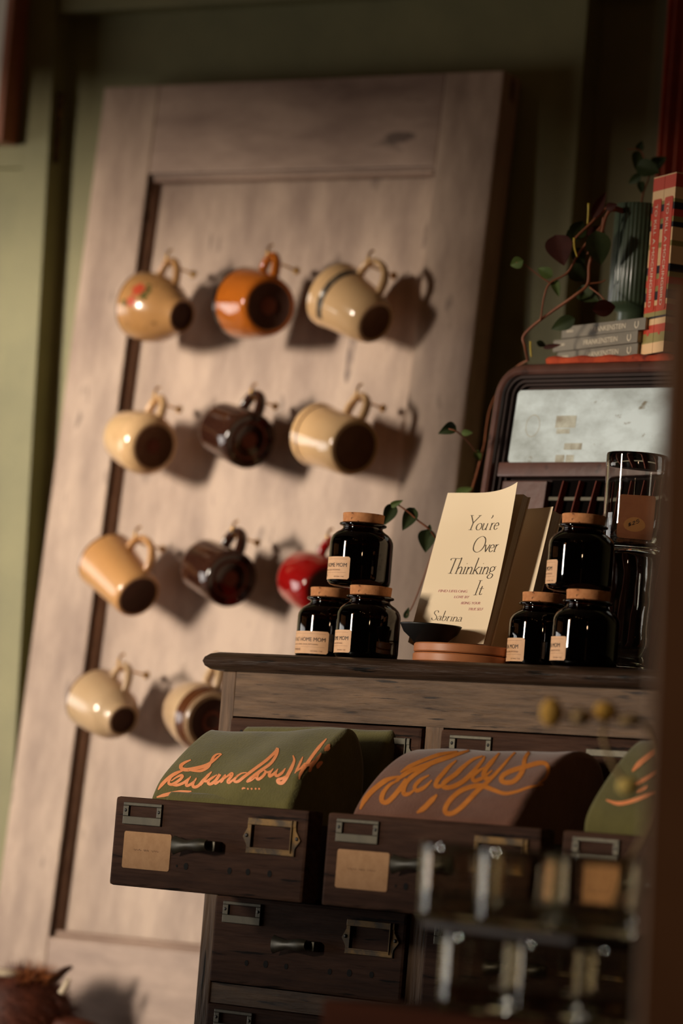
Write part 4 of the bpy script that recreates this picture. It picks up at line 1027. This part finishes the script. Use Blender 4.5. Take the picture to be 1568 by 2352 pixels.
# ---- two standing books
MR = mat('red_cover_stripe', S((196,66,42)), rough=0.5); MC = mat('cream_cover_stripe', S((232,190,140)), rough=0.5); MO = mat('olive_cover_stripe', S((150,136,78)), rough=0.5)
MK = mat('navy_cover_stripe', S((34,30,36)), rough=0.5); MD = mat('charcoal_cover_base', S((64,54,54)), rough=0.5)
ang2 = -DELTA-rad(25.5)
def standing_book(label, off, px_near, y, z):
    P = on(CF, px_near, 800, y); o_ = CF @ Vector((P.x, y, z))
    fr = Matrix.Translation(o_) @ Matrix.Rotation(ang2, 4, 'Z') @ Matrix.Translation((off, 0, 0))
    root = thing('book', label, 'book', fr, 'standing red striped books')
    T_, D_, H_ = 0.0262, 0.098, 0.2010
    m = MB(); m.box(-T_+0.001, -0.001, 0.001, D_-0.002, 0.001, H_-0.0015); m.build('pages', FRP, root)
    m = MB(); mats_ = [MR, MC, MO, MK, MD]
    z1 = H_; seq = [(0.0012,1),(0.0150,0),(0.0130,1),(0.0040,2),(0.0080,3),(0.0080,0),(0.0060,2),(0.0060,3),(0.0150,1),(0.0060,2),(0.0200,1),(0.0090,3),(0.0060,2),(0.0080,0),(0.0060,2),(0.0100,3),(0.0060,1),(0.0070,0),(0.0050,2),(0.0026,3),(0.0070,1),(0.0090,0),(0.0110,2),(0.0120,1)]
    tot = sum(h for h, _ in seq)
    for h, mi in seq+[(z1-tot, 4)]:
        a = z1-h
        m.box(-T_, 0, -0.0003, 0.0007, a, z1, 0, mi); m.box(-0.0007, 0.0, 0.0007, D_, a, z1, 0, mi); m.box(-T_, -T_+0.0007, 0.0007, D_, a, z1, 0, mi)
        z1 = a
    cv = m.build('cover', mats_, root)
    m = MB(); m.prism(rrect(-T_+0.0040, -0.0030, 0.048, H_-0.026, 0.003), -0.0010, -0.0003); m.build('title_panel', MR, root)
    vs, fs, a_, b_ = text2d('TO KILL A MOCKINGBIRD', 0.0085); k = 0.116/(b_-a_)
    q = MB(); q.add([(-T_*0.62+v.y*1.0, -0.0013, H_-0.032-(v.x-a_)*k) for v in vs], fs); q.build('spine_title', WHITEP, root)
    q = MB(); n = 16
    q.add([(-T_*0.5, -0.0006, 0.023)]+[(-T_*0.5+0.0028*cos(2*pi*i/n), -0.0006, 0.023+0.0028*sin(2*pi*i/n)) for i in range(n)], [(0, 1+i, 1+(i+1) % n) for i in range(n)]); q.build('spine_dot', MR, root)
standing_book('red striped paperback standing upright on the radio, nearest the right edge', 0.0, 1524, 0.306, ZR)
standing_book('red striped paperback standing upright right beside the ribbed plant pot', -0.0270, 1524, 0.306, ZR)

# ---- ribbed pot with trailing plant
POTG = mat('dark_green_ribbed_glaze', S((50,62,46)), S((62,74,54)), rough=0.32, scale=10, coat=0.2)
LEAFD = mat('dark_green_leaf', S((38,48,26)), S((52,62,32)), rough=0.6, scale=40, spec=0.2); LEAFG = mat('green_leaf', S((62,78,36)), S((80,94,46)), rough=0.6, scale=40, spec=0.2)
LEAFP = mat('purple_brown_leaf', S((62,34,30)), S((76,42,36)), rough=0.6, scale=40, spec=0.2); LEAFY = mat('yellow_stalk', S((186,160,46)), rough=0.5)
STEM = mat('red_brown_stem', S((122,68,42)), S((140,82,50)), rough=0.6, scale=60); SOIL = mat('dark_soil', S((40,28,20)), S((58,42,30)), rough=1.0, scale=200)
SOILD = SOIL
ZST = ZR+3*(th_+0.0003)+0.0003
pp = on(CF, 1457, 700, 0.372); pot_o = CF @ Vector((pp.x, 0.372, ZST))
pdist = (pot_o-CAM).dot(FW)
rp = 62/F_PX*pdist
hp = (on(CF, 1440, 476, 0.372).z-ZST)
plant = thing('potted_plant', 'trailing plant with purple-brown and green leaves in a ribbed dark green pot on the radio', 'plant', Matrix.Translation(pot_o))
m = MB(); z0p = hp*0.155
pr_ = [(0, 0.0), (rp*0.62, 0.0), (rp*0.66, 0.002), (rp*0.64, z0p*0.55), (rp*0.80, z0p*0.85), (rp*0.97, z0p), (rp*1.0, z0p+0.003), (rp*0.985, hp*0.55), (rp*0.965, hp-0.003), (rp*0.955, hp), (rp*0.90, hp), (rp*0.88, hp-0.004), (rp*0.88, hp*0.86), (0, hp*0.86)]
m.lathe(pr_, 240, rib=lambda a, j: 0.028*abs(cos(a*20)) if 6 <= j <= 8 else 0)
m.build('pot', POTG, plant, auto=60)
m = MB(); m.lathe([(0, hp*0.90), (rp*0.6, hp*0.895), (rp*0.87, hp*0.875)], 24); m.build('soil', SOIL, plant)
IP = Matrix.Translation(-pot_o)
def stem(pts, r, material=STEM, name='stem'):
    P = [IP @ at(x, y, t) for x, y, t in pts]
    m = MB(); c = crom(P, 6); m.tube(c, [r*(1-0.35*i/len(c)) for i in range(len(c))], 8); m.build(name, material, plant, smooth=True)
T = 4.33
for pts, r, mm in (
  ([(1440,490,pdist),(1405,482,T),(1390,500,T),(1378,545,T),(1354,603,T),(1349,652,T),(1318,680,T),(1244,732,T+.02),(1203,770,T+.03),(1205,795,T+.03),(1212,827,T+.05)], 0.0022, STEM),
  ([(1385,515,T),(1345,560,T),(1323,592,T),(1301,628,T),(1263,650,T),(1249,682,T),(1241,737,T+.02)], 0.0014, STEM),
  ([(1440,485,pdist),(1402,474,T),(1378,491,T),(1353,516,T),(1318,551,T),(1300,590,T)], 0.0018, STEM),
  ([(1386,497,T),(1378,527,T),(1348,584,T)], 0.0014, STEM),
  ([(1263,650,T),(1236,632,T),(1206,609,T),(1184,602,T)], 0.0008, STEM),
  ([(1352,467,T),(1351,490,T),(1349,515,T)], 0.0016, LEAFY), ([(1318,546,T-.01),(1319,568,T-.01),(1325,590,T-.01)], 0.0013, LEAFY), ([(1218,784,T+.03),(1218,800,T+.03),(1220,820,T+.03)], 0.0013, LEAFY),
  ([(1470,480,pdist),(1478,440,T+.12),(1490,400,T+.14),(1474,352,T+.15),(1462,342,T+.15)], 0.0012, STEM),
  ([(1462,342,T+.15),(1440,343,T+.15)], 0.0009, STEM),
  ([(1349,652,T),(1380,648,T),(1390,642,T)], 0.001, STEM), ([(1354,660,T-.01),(1382,682,T-.02),(1392,702,T-.02),(1378,712,T-.02)], 0.0009, STEM),
  ([(1212,827,T+.05),(1180,850,4.56),(1128,930,4.56),(1110,1030,4.50),(1097,1040,4.42),(1075,1015,4.36),(1050,992,4.34),(1030,985,4.34)], 0.0012, STEM),
  ([(1110,1030,4.50),(1085,1120,4.47),(1048,1220,4.40),(1020,1245,4.34),(1003,1238,4.31),(985,1215,4.30),(960,1196,4.30),(940,1178,4.30),(915,1160,4.30)], 0.0014, STEM),
  ):
    stem(pts, r, mm)
def leaf(px, py, t, L_, W_, a, mm, tilt=0.4, fold=0.25, curl=0.15, twist=0.0):
    """an ovate leaf with a midrib crease; a: direction of the tip in the picture (0 = right, 90 = up), L_/W_ in photo pixels"""
    k = t/F_PX; L_ *= k; W_ *= k
    ca, sa = cos(rad(a)), sin(rad(a))
    d = (RT*ca+UP*sa)*cos(tilt) + FW*sin(tilt)*(1 if hsh(px, py) > 0.5 else -1)
    sd = (-RT*sa+UP*ca); sd = (sd*cos(twist)+FW*sin(twist)).normalized(); n = d.cross(sd).normalized()
    c0 = at(px, py, t)-d*(L_/2); rows = []
    for i in range(11):
        u = i/10; w = W_*0.5*(sin(pi*u**0.72)**0.85)*(1-0.15*u) if 0 < u < 1 else 0.0
        row = []
        for j in (-1, -0.66, -0.33, 0, 0.33, 0.66, 1):
            row.append(IP @ (c0 + d*(L_*u) + sd*(w*j) + n*(abs(j)*w*fold) - n*(curl*L_*(u-0.4)**2) ))
        rows.append(row)
    m = MB(); m.grid(rows); m.build('leaf', mm, plant, smooth=True)
for args in (
 (1285,574,T-.005,78,66,-75,LEAFP,0.3,0.2), (1328,527,T+.01,58,44,60,LEAFD,0.5,0.2), (1376,470,T,72,26,62,LEAFP,0.2,0.5), (1404,474,T-.02,28,22,20,LEAFP,0.3,0.3), (1374,570,T-.01,84,62,-80,LEAFD,0.3,0.25), (1366,545,T+.01,60,44,-110,LEAFP,0.4,0.25),
 (1251,625,T,42,30,150,LEAFG,0.3,0.3), (1277,661,T,46,22,-75,LEAFG,0.4,0.4), (1186,604,T,34,30,200,LEAFG,0.4,0.5), (1327,628,T+.01,54,48,-50,LEAFD,0.4,0.2), (1349,678,T+.01,60,42,-30,LEAFD,0.4,0.3),
 (1388,708,T-.03,66,42,10,LEAFP,0.5,0.5), (1292,744,T+.01,62,36,205,LEAFD,0.3,0.3), (1268,795,T+.02,44,12,10,LEAFP,0.2,0.3), (1243,790,T+.02,26,16,-20,LEAFD,0.4,0.3), (1310,545,T+.015,40,34,110,LEAFD,0.5,0.2), (1330,590,T+.01,50,36,-60,LEAFD,0.4,0.2),
 (1470,335,T+.15,26,20,70,LEAFD,0.3,0.3), (1463,368,T+.15,50,30,-100,LEAFD,0.4,0.3), (1488,388,T+.14,60,46,-20,LEAFD,0.4,0.3), (1457,412,T+.13,38,22,215,LEAFD,0.4,0.3), (1472,430,T+.12,32,20,-85,LEAFD,0.4,0.3), (1512,372,T+.16,44,32,30,LEAFD,0.4,0.3),
 (1028,986,4.34,46,30,205,LEAFD,0.3,0.5,0.6), (1072,994,4.36,28,16,0,LEAFG,0.3,0.3), (1097,1047,4.41,30,20,-70,LEAFG,0.4,0.3), (1065,1128,4.46,44,22,20,LEAFG,0.3,0.2),
 (893,1182,4.30,56,34,-115,LEAFD,0.3,0.4), (910,1156,4.30,36,16,25,LEAFG,0.4,0.5), (938,1192,4.30,62,36,-118,LEAFD,0.3,0.35), (979,1242,4.31,56,44,-95,LEAFD,0.3,0.35), (986,1213,4.30,20,11,85,LEAFD,0.3,0.3), (934,1408,4.30,30,14,70,LEAFD,0.4,0.3)):
    leaf(*args)
stem([(1003,1238,4.31),(975,1320,4.32),(948,1390,4.31),(934,1412,4.30)], 0.0009)

# ================================================================== pleated curtain
CURT = mat('rust_red_curtain', S((150,62,36)), S((172,76,46)), rough=0.75, scale=30, sheen=0.2)
cy_ = -0.085
xA = on(WF, 1536, 0, cy_).x
m = MB(); rows = []; NP = 26; W_c = 0.0125
for i in range(NP*10+1):
    u = i/10; a = 2*pi*u; xx = u*W_c+0.0035*sin(a*1.0+0.6)
    yy = 0.010*cos(a)+0.002*sin(u*2.7)
    rows.append([(xx+0.0015*sin(u*1.7+z*4), yy*(1+0.15*sin(z*3+u)), z) for z in [0.02+1.38*k/14 for k in range(15)]])
m.grid(rows)
o = m.build('curtain', CURT, None, smooth=True, mat=Matrix.Translation((xA, YW+cy_, on(WF, 1515, 640, cy_).z-0.25)))
tag(o, 'rust-red pleated curtain hanging at the top right corner', 'curtain')
sd_ = o.modifiers.new('thickness', 'SOLIDIFY'); sd_.thickness = 0.0012

# ================================================================== glasses on the cabinet
GLASS = mat('clear_glass', (0.96, 0.96, 0.93), rough=0.01, trans=1.0, ior=1.48)
def tumbler(label, M_, R_, H_, base, wall=0.0022, taper=0.96, group=None, category='glass', wavy=0.0, mm=None):
    m = MB()
    out = [(0, 0.0002), (R_*taper-0.004, 0.0002), (R_*taper-0.001, 0.0014), (R_*taper, 0.005)]
    for i in range(1, 9): u = i/8; out.append((R_*(taper+(1-taper)*u)+wavy*sin(u*19), 0.005+(H_-0.008)*u))
    out += [(R_-0.0003, H_-0.0006), (R_-wall*0.5, H_), (R_-wall+0.0003, H_-0.0006)]
    inn = [(R_*(taper+(1-taper)*i/8)-wall-wavy*sin(i/8*17), 0.005+(H_-0.008)*i/8) for i in range(7, 1, -1)]
    out += inn + [(R_*taper-wall-0.003, base+0.002), (R_*taper-wall-0.008, base), (0, base)]
    m.lathe(out, 64)
    o = m.build('tumbler', mm or GLASS, None, smooth=True, mat=M_); tag(o, label, category, group); return o
yt = 0.140
tL, tR = on(CF, 1383, 1160, yt).x, on(CF, 1527, 1160, yt).x
tx = on(CF, 1456, 1160, yt).x; tt = (CF @ Vector((tx, yt, ZTOP))-CAM).dot(FW)
Rt = 72/F_PX*tt
zt2 = on(CF, 1392, 1273, yt).z; zt3 = on(CF, 1392, 1045, yt).z
tumbler('clear straight glass tumbler standing on the cabinet, lower one of two stacked at the right', CF @ Matrix.Translation((tx-0.004, yt, ZTOP+0.0002)), Rt*0.96, zt2-ZTOP-0.0006, 0.010, wavy=0.0004, group='stacked glasses on the cabinet')
tumbler('clear glass tumbler holding a brown price card, upper one of two stacked at the right', CF @ Matrix.Translation((tx, yt, zt2)), Rt, zt3-zt2, 0.008, taper=0.95, group='stacked glasses on the cabinet')
CARD = mat('brown_price_card', S((150,88,50)), S((164,98,58)), rough=0.7, scale=60); STK = mat('ochre_round_sticker', S((186,124,62)), rough=0.6)
cw, ch = 0.0385, 0.0560
cfr = CF @ Matrix.Translation((tx, yt+0.004, zt2+0.0084)) @ Matrix.Rotation(rad(30), 4, 'Z') @ Matrix.Rotation(rad(-7), 4, 'X')
card = thing('price_card', 'brown price card with an oval $25 sticker standing in the upper glass tumbler', 'card', cfr)
m = MB(); m.prism(rrect(-cw/2, cw/2, 0.0002, ch, 0.003), 0.0, 0.0009); m.build('card', CARD, card)
m = MB(); n = 32
m.prism([(0.0115*cos(2*pi*i/n)-0.001, 0.0215+0.0100*sin(2*pi*i/n)) for i in range(n)], -0.0003, 0.0); stk = m.build('sticker', STK, card)
m = MB()
def sk(pts): pen(m, [(x*0.0011-0.008, 0.0185+x*0.00062+z*0.0011) for x, z in pts], 0.0006, 0.0007, y=-0.0005)
sk([(3,3.6),(1.5,4),(0.8,3),(2.6,2.2),(2.8,1),(1.4,0.6),(0.4,1)]); sk([(2,4.6),(1.6,0)])
sk([(4.6,3.4),(5.6,4.2),(6.6,3.4),(5.6,1.8),(4.6,0.4),(7,0.4)]); sk([(10.4,4.2),(8.4,4.2),(8.4,2.4),(10,2.6),(10.6,1.4),(9.6,0.2),(8,0.6)])
m.build('price_writing', INK, stk)

# ================================================================== foreground: counter with glasses, dried flower, post
FWOOD = mat('red_brown_counter_wood', S((62,32,20)), S((80,42,26)), rough=0.85, scale=14, stretch=(0.15, 1, 1), spec=0.1)
ZB2 = at(1200, 2338, 3.0).z
ctr = thing('counter', 'red-brown wooden counter board in the blurred foreground along the bottom edge', 'counter', frame(Vector((at(1200, 2308, 3.0).x, at(1200, 2308, 3.0).y, 0)), -DELTA))
bl_x = frame(Vector((at(1200, 2308, 3.0).x, at(1200, 2308, 3.0).y, 0)), -DELTA).inverted() @ at(720, 2345, 3.05)
m = MB(); m.box(bl_x.x, 0.62, -0.06, 0.11, ZB2-0.034, ZB2, 0.004); m.build('top', FWOOD, ctr)
for qx in (bl_x.x+0.03, 0.56):
    for qy in (-0.035, 0.085):
        m = MB(); m.box(qx-0.022, qx+0.022, qy-0.022, qy+0.022, 0, ZB2-0.034, 0.003); m.build('leg', FWOOD, ctr)
FG = mat('foreground_clear_glass', (0.84, 0.78, 0.66), rough=0.01, trans=1.0, ior=1.45)
def fg(px_l, px_r, t, z0, h, label, taper=0.94):
    c_ = at((px_l+px_r)/2, 2200, t); R_ = (px_r-px_l)/2/F_PX*t
    return tumbler(label, Matrix.Translation((c_.x, c_.y, z0)), R_, h, 0.006, taper=taper, wall=0.0016, group='blurred glasses in the foreground', mm=FG)
hl, hu = 0.062, 0.062
low = []
for px_l, px_r, t, lab in ((1012,1182,3.02,'blurred clear tumbler on the counter, lower tier at the left'), (1180,1345,2.99,'blurred clear tumbler on the counter, lower tier in the middle'), (1350,1520,2.97,'blurred clear tumbler on the counter, lower tier at the right')):
    low.append(fg(px_l, px_r, t, ZB2+0.0003, hl, lab, 0.98))
zt_ = ZB2+0.0003+hl+0.0003
TRAY = mat('dark_shelf_board', S((40,26,18)), S((52,34,24)), rough=0.6, scale=30)
_fr = frame(Vector((at(1250, 2140, 2.99).x, at(1250, 2140, 2.99).y, zt_)), -rad(30))
m = MB(); m.box(-0.115, 0.115, -0.045, 0.045, 0.0, 0.006, 0.001); o = m.build('shelf_board', TRAY, None, mat=_fr); tag(o, 'thin dark shelf board between the two tiers of blurred foreground glasses', 'shelf')
zt_ += 0.0064
for px_l, px_r, t, lab in ((948,1140,3.03,'blurred clear tumbler in the upper tier, leftmost of the foreground glasses'), (1078,1270,2.955,'blurred clear tumbler in the upper tier, in the middle of the row'), (1262,1462,2.97,'blurred clear tumbler in the upper tier, nearest the brown post')):
    fg(px_l, px_r, t, zt_, hu, lab, 0.95)

FLY = mat('ochre_seed_head', S((226,170,70)), S((240,190,96)), rough=0.8, scale=60); FLB = mat('pale_dry_stem', S((196,164,116)), rough=0.8)
TFL = 3.06
fl = thing('dried_flower', 'blurred sprig of dried ochre flower heads in front of the cabinet at the right', 'flower', Matrix.Translation(at(1405, 2090, 2.97)))
IF = Matrix.Translation(-at(1405, 2090, 2.97))
def fstem(pts, r):
    m = MB(); m.tube(crom([IF @ at(*p) for p in pts], 6), r, 8); m.build('stem', FLB, fl, smooth=True)
fstem([(1405,2088,2.97),(1440,1990,2.99),(1490,1880,3.02),(1500,1740,TFL),(1478,1662,TFL),(1440,1652,TFL),(1395,1636,TFL),(1335,1648,TFL),(1275,1636,TFL)], 0.0017)
fstem([(1395,1640,TFL),(1385,1690,TFL),(1402,1745,TFL),(1425,1785,TFL),(1440,1805,TFL)], 0.0018)
def head(px, py, rx, ry, mm, name='flower_head'):
    k = TFL/F_PX; m = MB(); c = IF @ at(px, py, TFL); rnd = random.Random(px)
    bm = bmesh.new(); bmesh.ops.create_icosphere(bm, subdivisions=3, radius=1)
    vs = []
    for v in bm.verts:
        s = 1+0.12*sin(v.co.x*9+px)*sin(v.co.y*8)*1.2+0.05*rnd.random()
        vs.append(c+RT*(v.co.x*rx*k*s)+UP*(v.co.z*ry*k*s)+FW*(v.co.y*rx*k*s))
    m.add(vs, [[q.index for q in f.verts] for f in bm.faces]); bm.free(); m.build(name, mm, fl, smooth=True)
head(1266,1636,24,32,FLY); head(1332,1646,26,18,FLB); head(1390,1634,26,22,FLY); head(1446,1654,28,14,FLB); head(1442,1806,24,20,mat('pale_yellow_seed_head', S((240,210,120)), rough=0.8))

POST = mat('brown_post_paint', S((158,118,88)), S((170,130,98)), rough=0.6, scale=8)
p0 = at(1468, 2352, 2.33); p1 = at(1541, 643, 2.33)
m = MB(); w_ = 0.14
Rv = Vector((cos(YAW), sin(YAW), 0)); Dv = Vector((-sin(YAW), cos(YAW), 0))*0.03
zb, ztp = 0.0, p1.z
pb_ = p0 + (p0-p1)*((p0.z-zb)/(p1.z-p0.z))
q = [pb_, pb_+Rv*w_, p1+Rv*w_, p1]
vs = [v.copy() for v in q]+[v+Dv for v in q]
for v, zz in zip(vs, (zb, zb, ztp, ztp, zb, zb, ztp, ztp)): v.z = zz
m.add(vs, [(0,1,2,3),(7,6,5,4),(0,4,5,1),(1,5,6,2),(2,6,7,3),(3,7,4,0)])
o = m.build('post', POST, None); tag(o, 'brown wooden post out of focus along the right edge', 'post')

# ================================================================== shaggy toy at the bottom left on a stool
FURM = mat('auburn_fur', S((72,30,14)), S((98,44,20)), rough=0.6, scale=60); FURT = mat('light_auburn_fur', S((150,82,34)), S((180,106,48)), rough=0.6, scale=60)
HORN = mat('dark_horn_tip', S((58,36,28)), S((72,46,36)), rough=0.35, scale=30); HORNW = mat('pale_horn', S((236,216,186)), rough=0.25)
tc_ = at(52, 2352, 4.90); kk = 4.90/F_PX
toy = thing('furry_toy', 'shaggy auburn furry toy with horns, cut off at the bottom left corner', 'toy', Matrix.Translation(tc_))
IT = Matrix.Translation(-tc_)
m = MB(); bm = bmesh.new(); bmesh.ops.create_uvsphere(bm, u_segments=28, v_segments=18, radius=1)
ax, az, ay = 118*kk, 128*kk, 0.042
m.add([RT*(v.co.x*ax)+UP*(v.co.z*az)+FW*(v.co.y*ay) for v in bm.verts], [[q.index for q in f.verts] for f in bm.faces]); bm.free()
m.build('body', FURM, toy, smooth=True)
def strand(m, p, n, L_, w, droop, rnd):
    t = n.cross(Vector((rnd.uniform(-1, 1), rnd.uniform(-1, 1), rnd.uniform(-1, 1)))).normalized(); cur = p.copy(); d = n.copy(); s = d.cross(t).normalized(); b0 = len(m.v)
    for i in range(5):
        ww = w*(1-i/4.3); m.v += [cur-s*ww, cur+s*ww]
        d = (d+droop*0.3+t*0.12*rnd.uniform(-1, 1)).normalized(); cur = cur+d*(L_/4)
    for i in range(4): m.f.append((b0+2*i, b0+2*i+1, b0+2*i+3, b0+2*i+2)); m.m.append(0)
rnd = random.Random(11); m = MB()
for i in range(2600):
    z = rnd.uniform(-0.75, 1); a = rnd.uniform(0, 2*pi); r = sqrt(1-z*z)
    u = Vector((r*cos(a), r*sin(a), z)); p = RT*(u.x*ax)+UP*(u.z*az)+FW*(u.y*ay)
    n = (RT*(u.x/ax)+UP*(u.z/az)+FW*(u.y/ay)).normalized()
    strand(m, p*0.98, (n+RT*rnd.uniform(-.6, .6)+UP*0.1).normalized(), rnd.uniform(0.012, 0.028), 0.0005, Vector((0, 0, -1)), rnd)
o = m.build('fur', FURM, toy, smooth=True); o['kind'] = 'stuff'
m = MB()
for i in range(420):
    px_, py_ = rnd.uniform(35, 112), rnd.uniform(2232, 2272)
    p = IT @ at(px_, py_, 4.90+rnd.uniform(-0.03, 0.02)); strand(m, p, (UP*1.0+RT*rnd.uniform(-0.5, 1.2)+FW*rnd.uniform(-.4, .4)).normalized(), rnd.uniform(0.012, 0.030), 0.0005, RT*0.5-UP*0.6, rnd)
o = m.build('fringe', FURT, toy, smooth=True); o['kind'] = 'stuff'
def horn(pts, rs, mm, name):
    m = MB(); c = crom([IT @ at(*p) for p in pts], 6); n = len(c)
    rr = []
    for i in range(n):
        f = i/(n-1)*(len(rs)-1); j = min(int(f), len(rs)-2); rr.append((rs[j]+(rs[j+1]-rs[j])*(f-j))*kk)
    m.tube(c, rr, 12); m.build(name, mm, toy, smooth=True)
horn([(98,2284,4.89),(112,2258,4.89),(132,2242,4.89),(150,2228,4.89),(166,2220,4.89)], [16,14,11,8,4], HORN, 'horn')
horn([(52,2240,4.89),(20,2236,4.88),(-20,2232,4.88),(-60,2222,4.88)], [9,9,9,6], HORNW, 'horn')
horn([(140,2282,4.87),(152,2262,4.87),(158,2246,4.87)], [8,7,3], HORNW, 'ear_tuft')
m = MB(); bm = bmesh.new(); bmesh.ops.create_uvsphere(bm, u_segments=20, v_segments=12, radius=1); cE = IT @ at(180, 2362, 4.87)
m.add([cE+RT*(v.co.x*62*kk)+UP*(v.co.z*24*kk-v.co.x*10*kk)+FW*(v.co.y*0.012) for v in bm.verts], [[q.index for q in f.verts] for f in bm.faces]); bm.free(); m.build('ear', FURM, toy, smooth=True)
zs = tc_.z-az*1.0-0.03
st = thing('stool', 'plain wooden stool under the furry toy, below the bottom left corner', 'stool', Matrix.Translation((tc_.x, tc_.y, 0)))
m = MB(); m.lathe([(0, zs-0.03), (0.10, zs-0.03), (0.105, zs-0.026), (0.105, zs-0.004), (0.10, zs), (0, zs)], 48); m.build('seat', FWOOD, st, auto=40)
for qx, qy in ((-0.06, -0.06), (0.06, -0.06), (-0.06, 0.03), (0.06, 0.03)):
    m = MB(); m.tube([(qx*1.2, qy*1.1, 0), (qx, qy, zs-0.029)], 0.013, 12); m.build('leg', FWOOD, st, smooth=True)
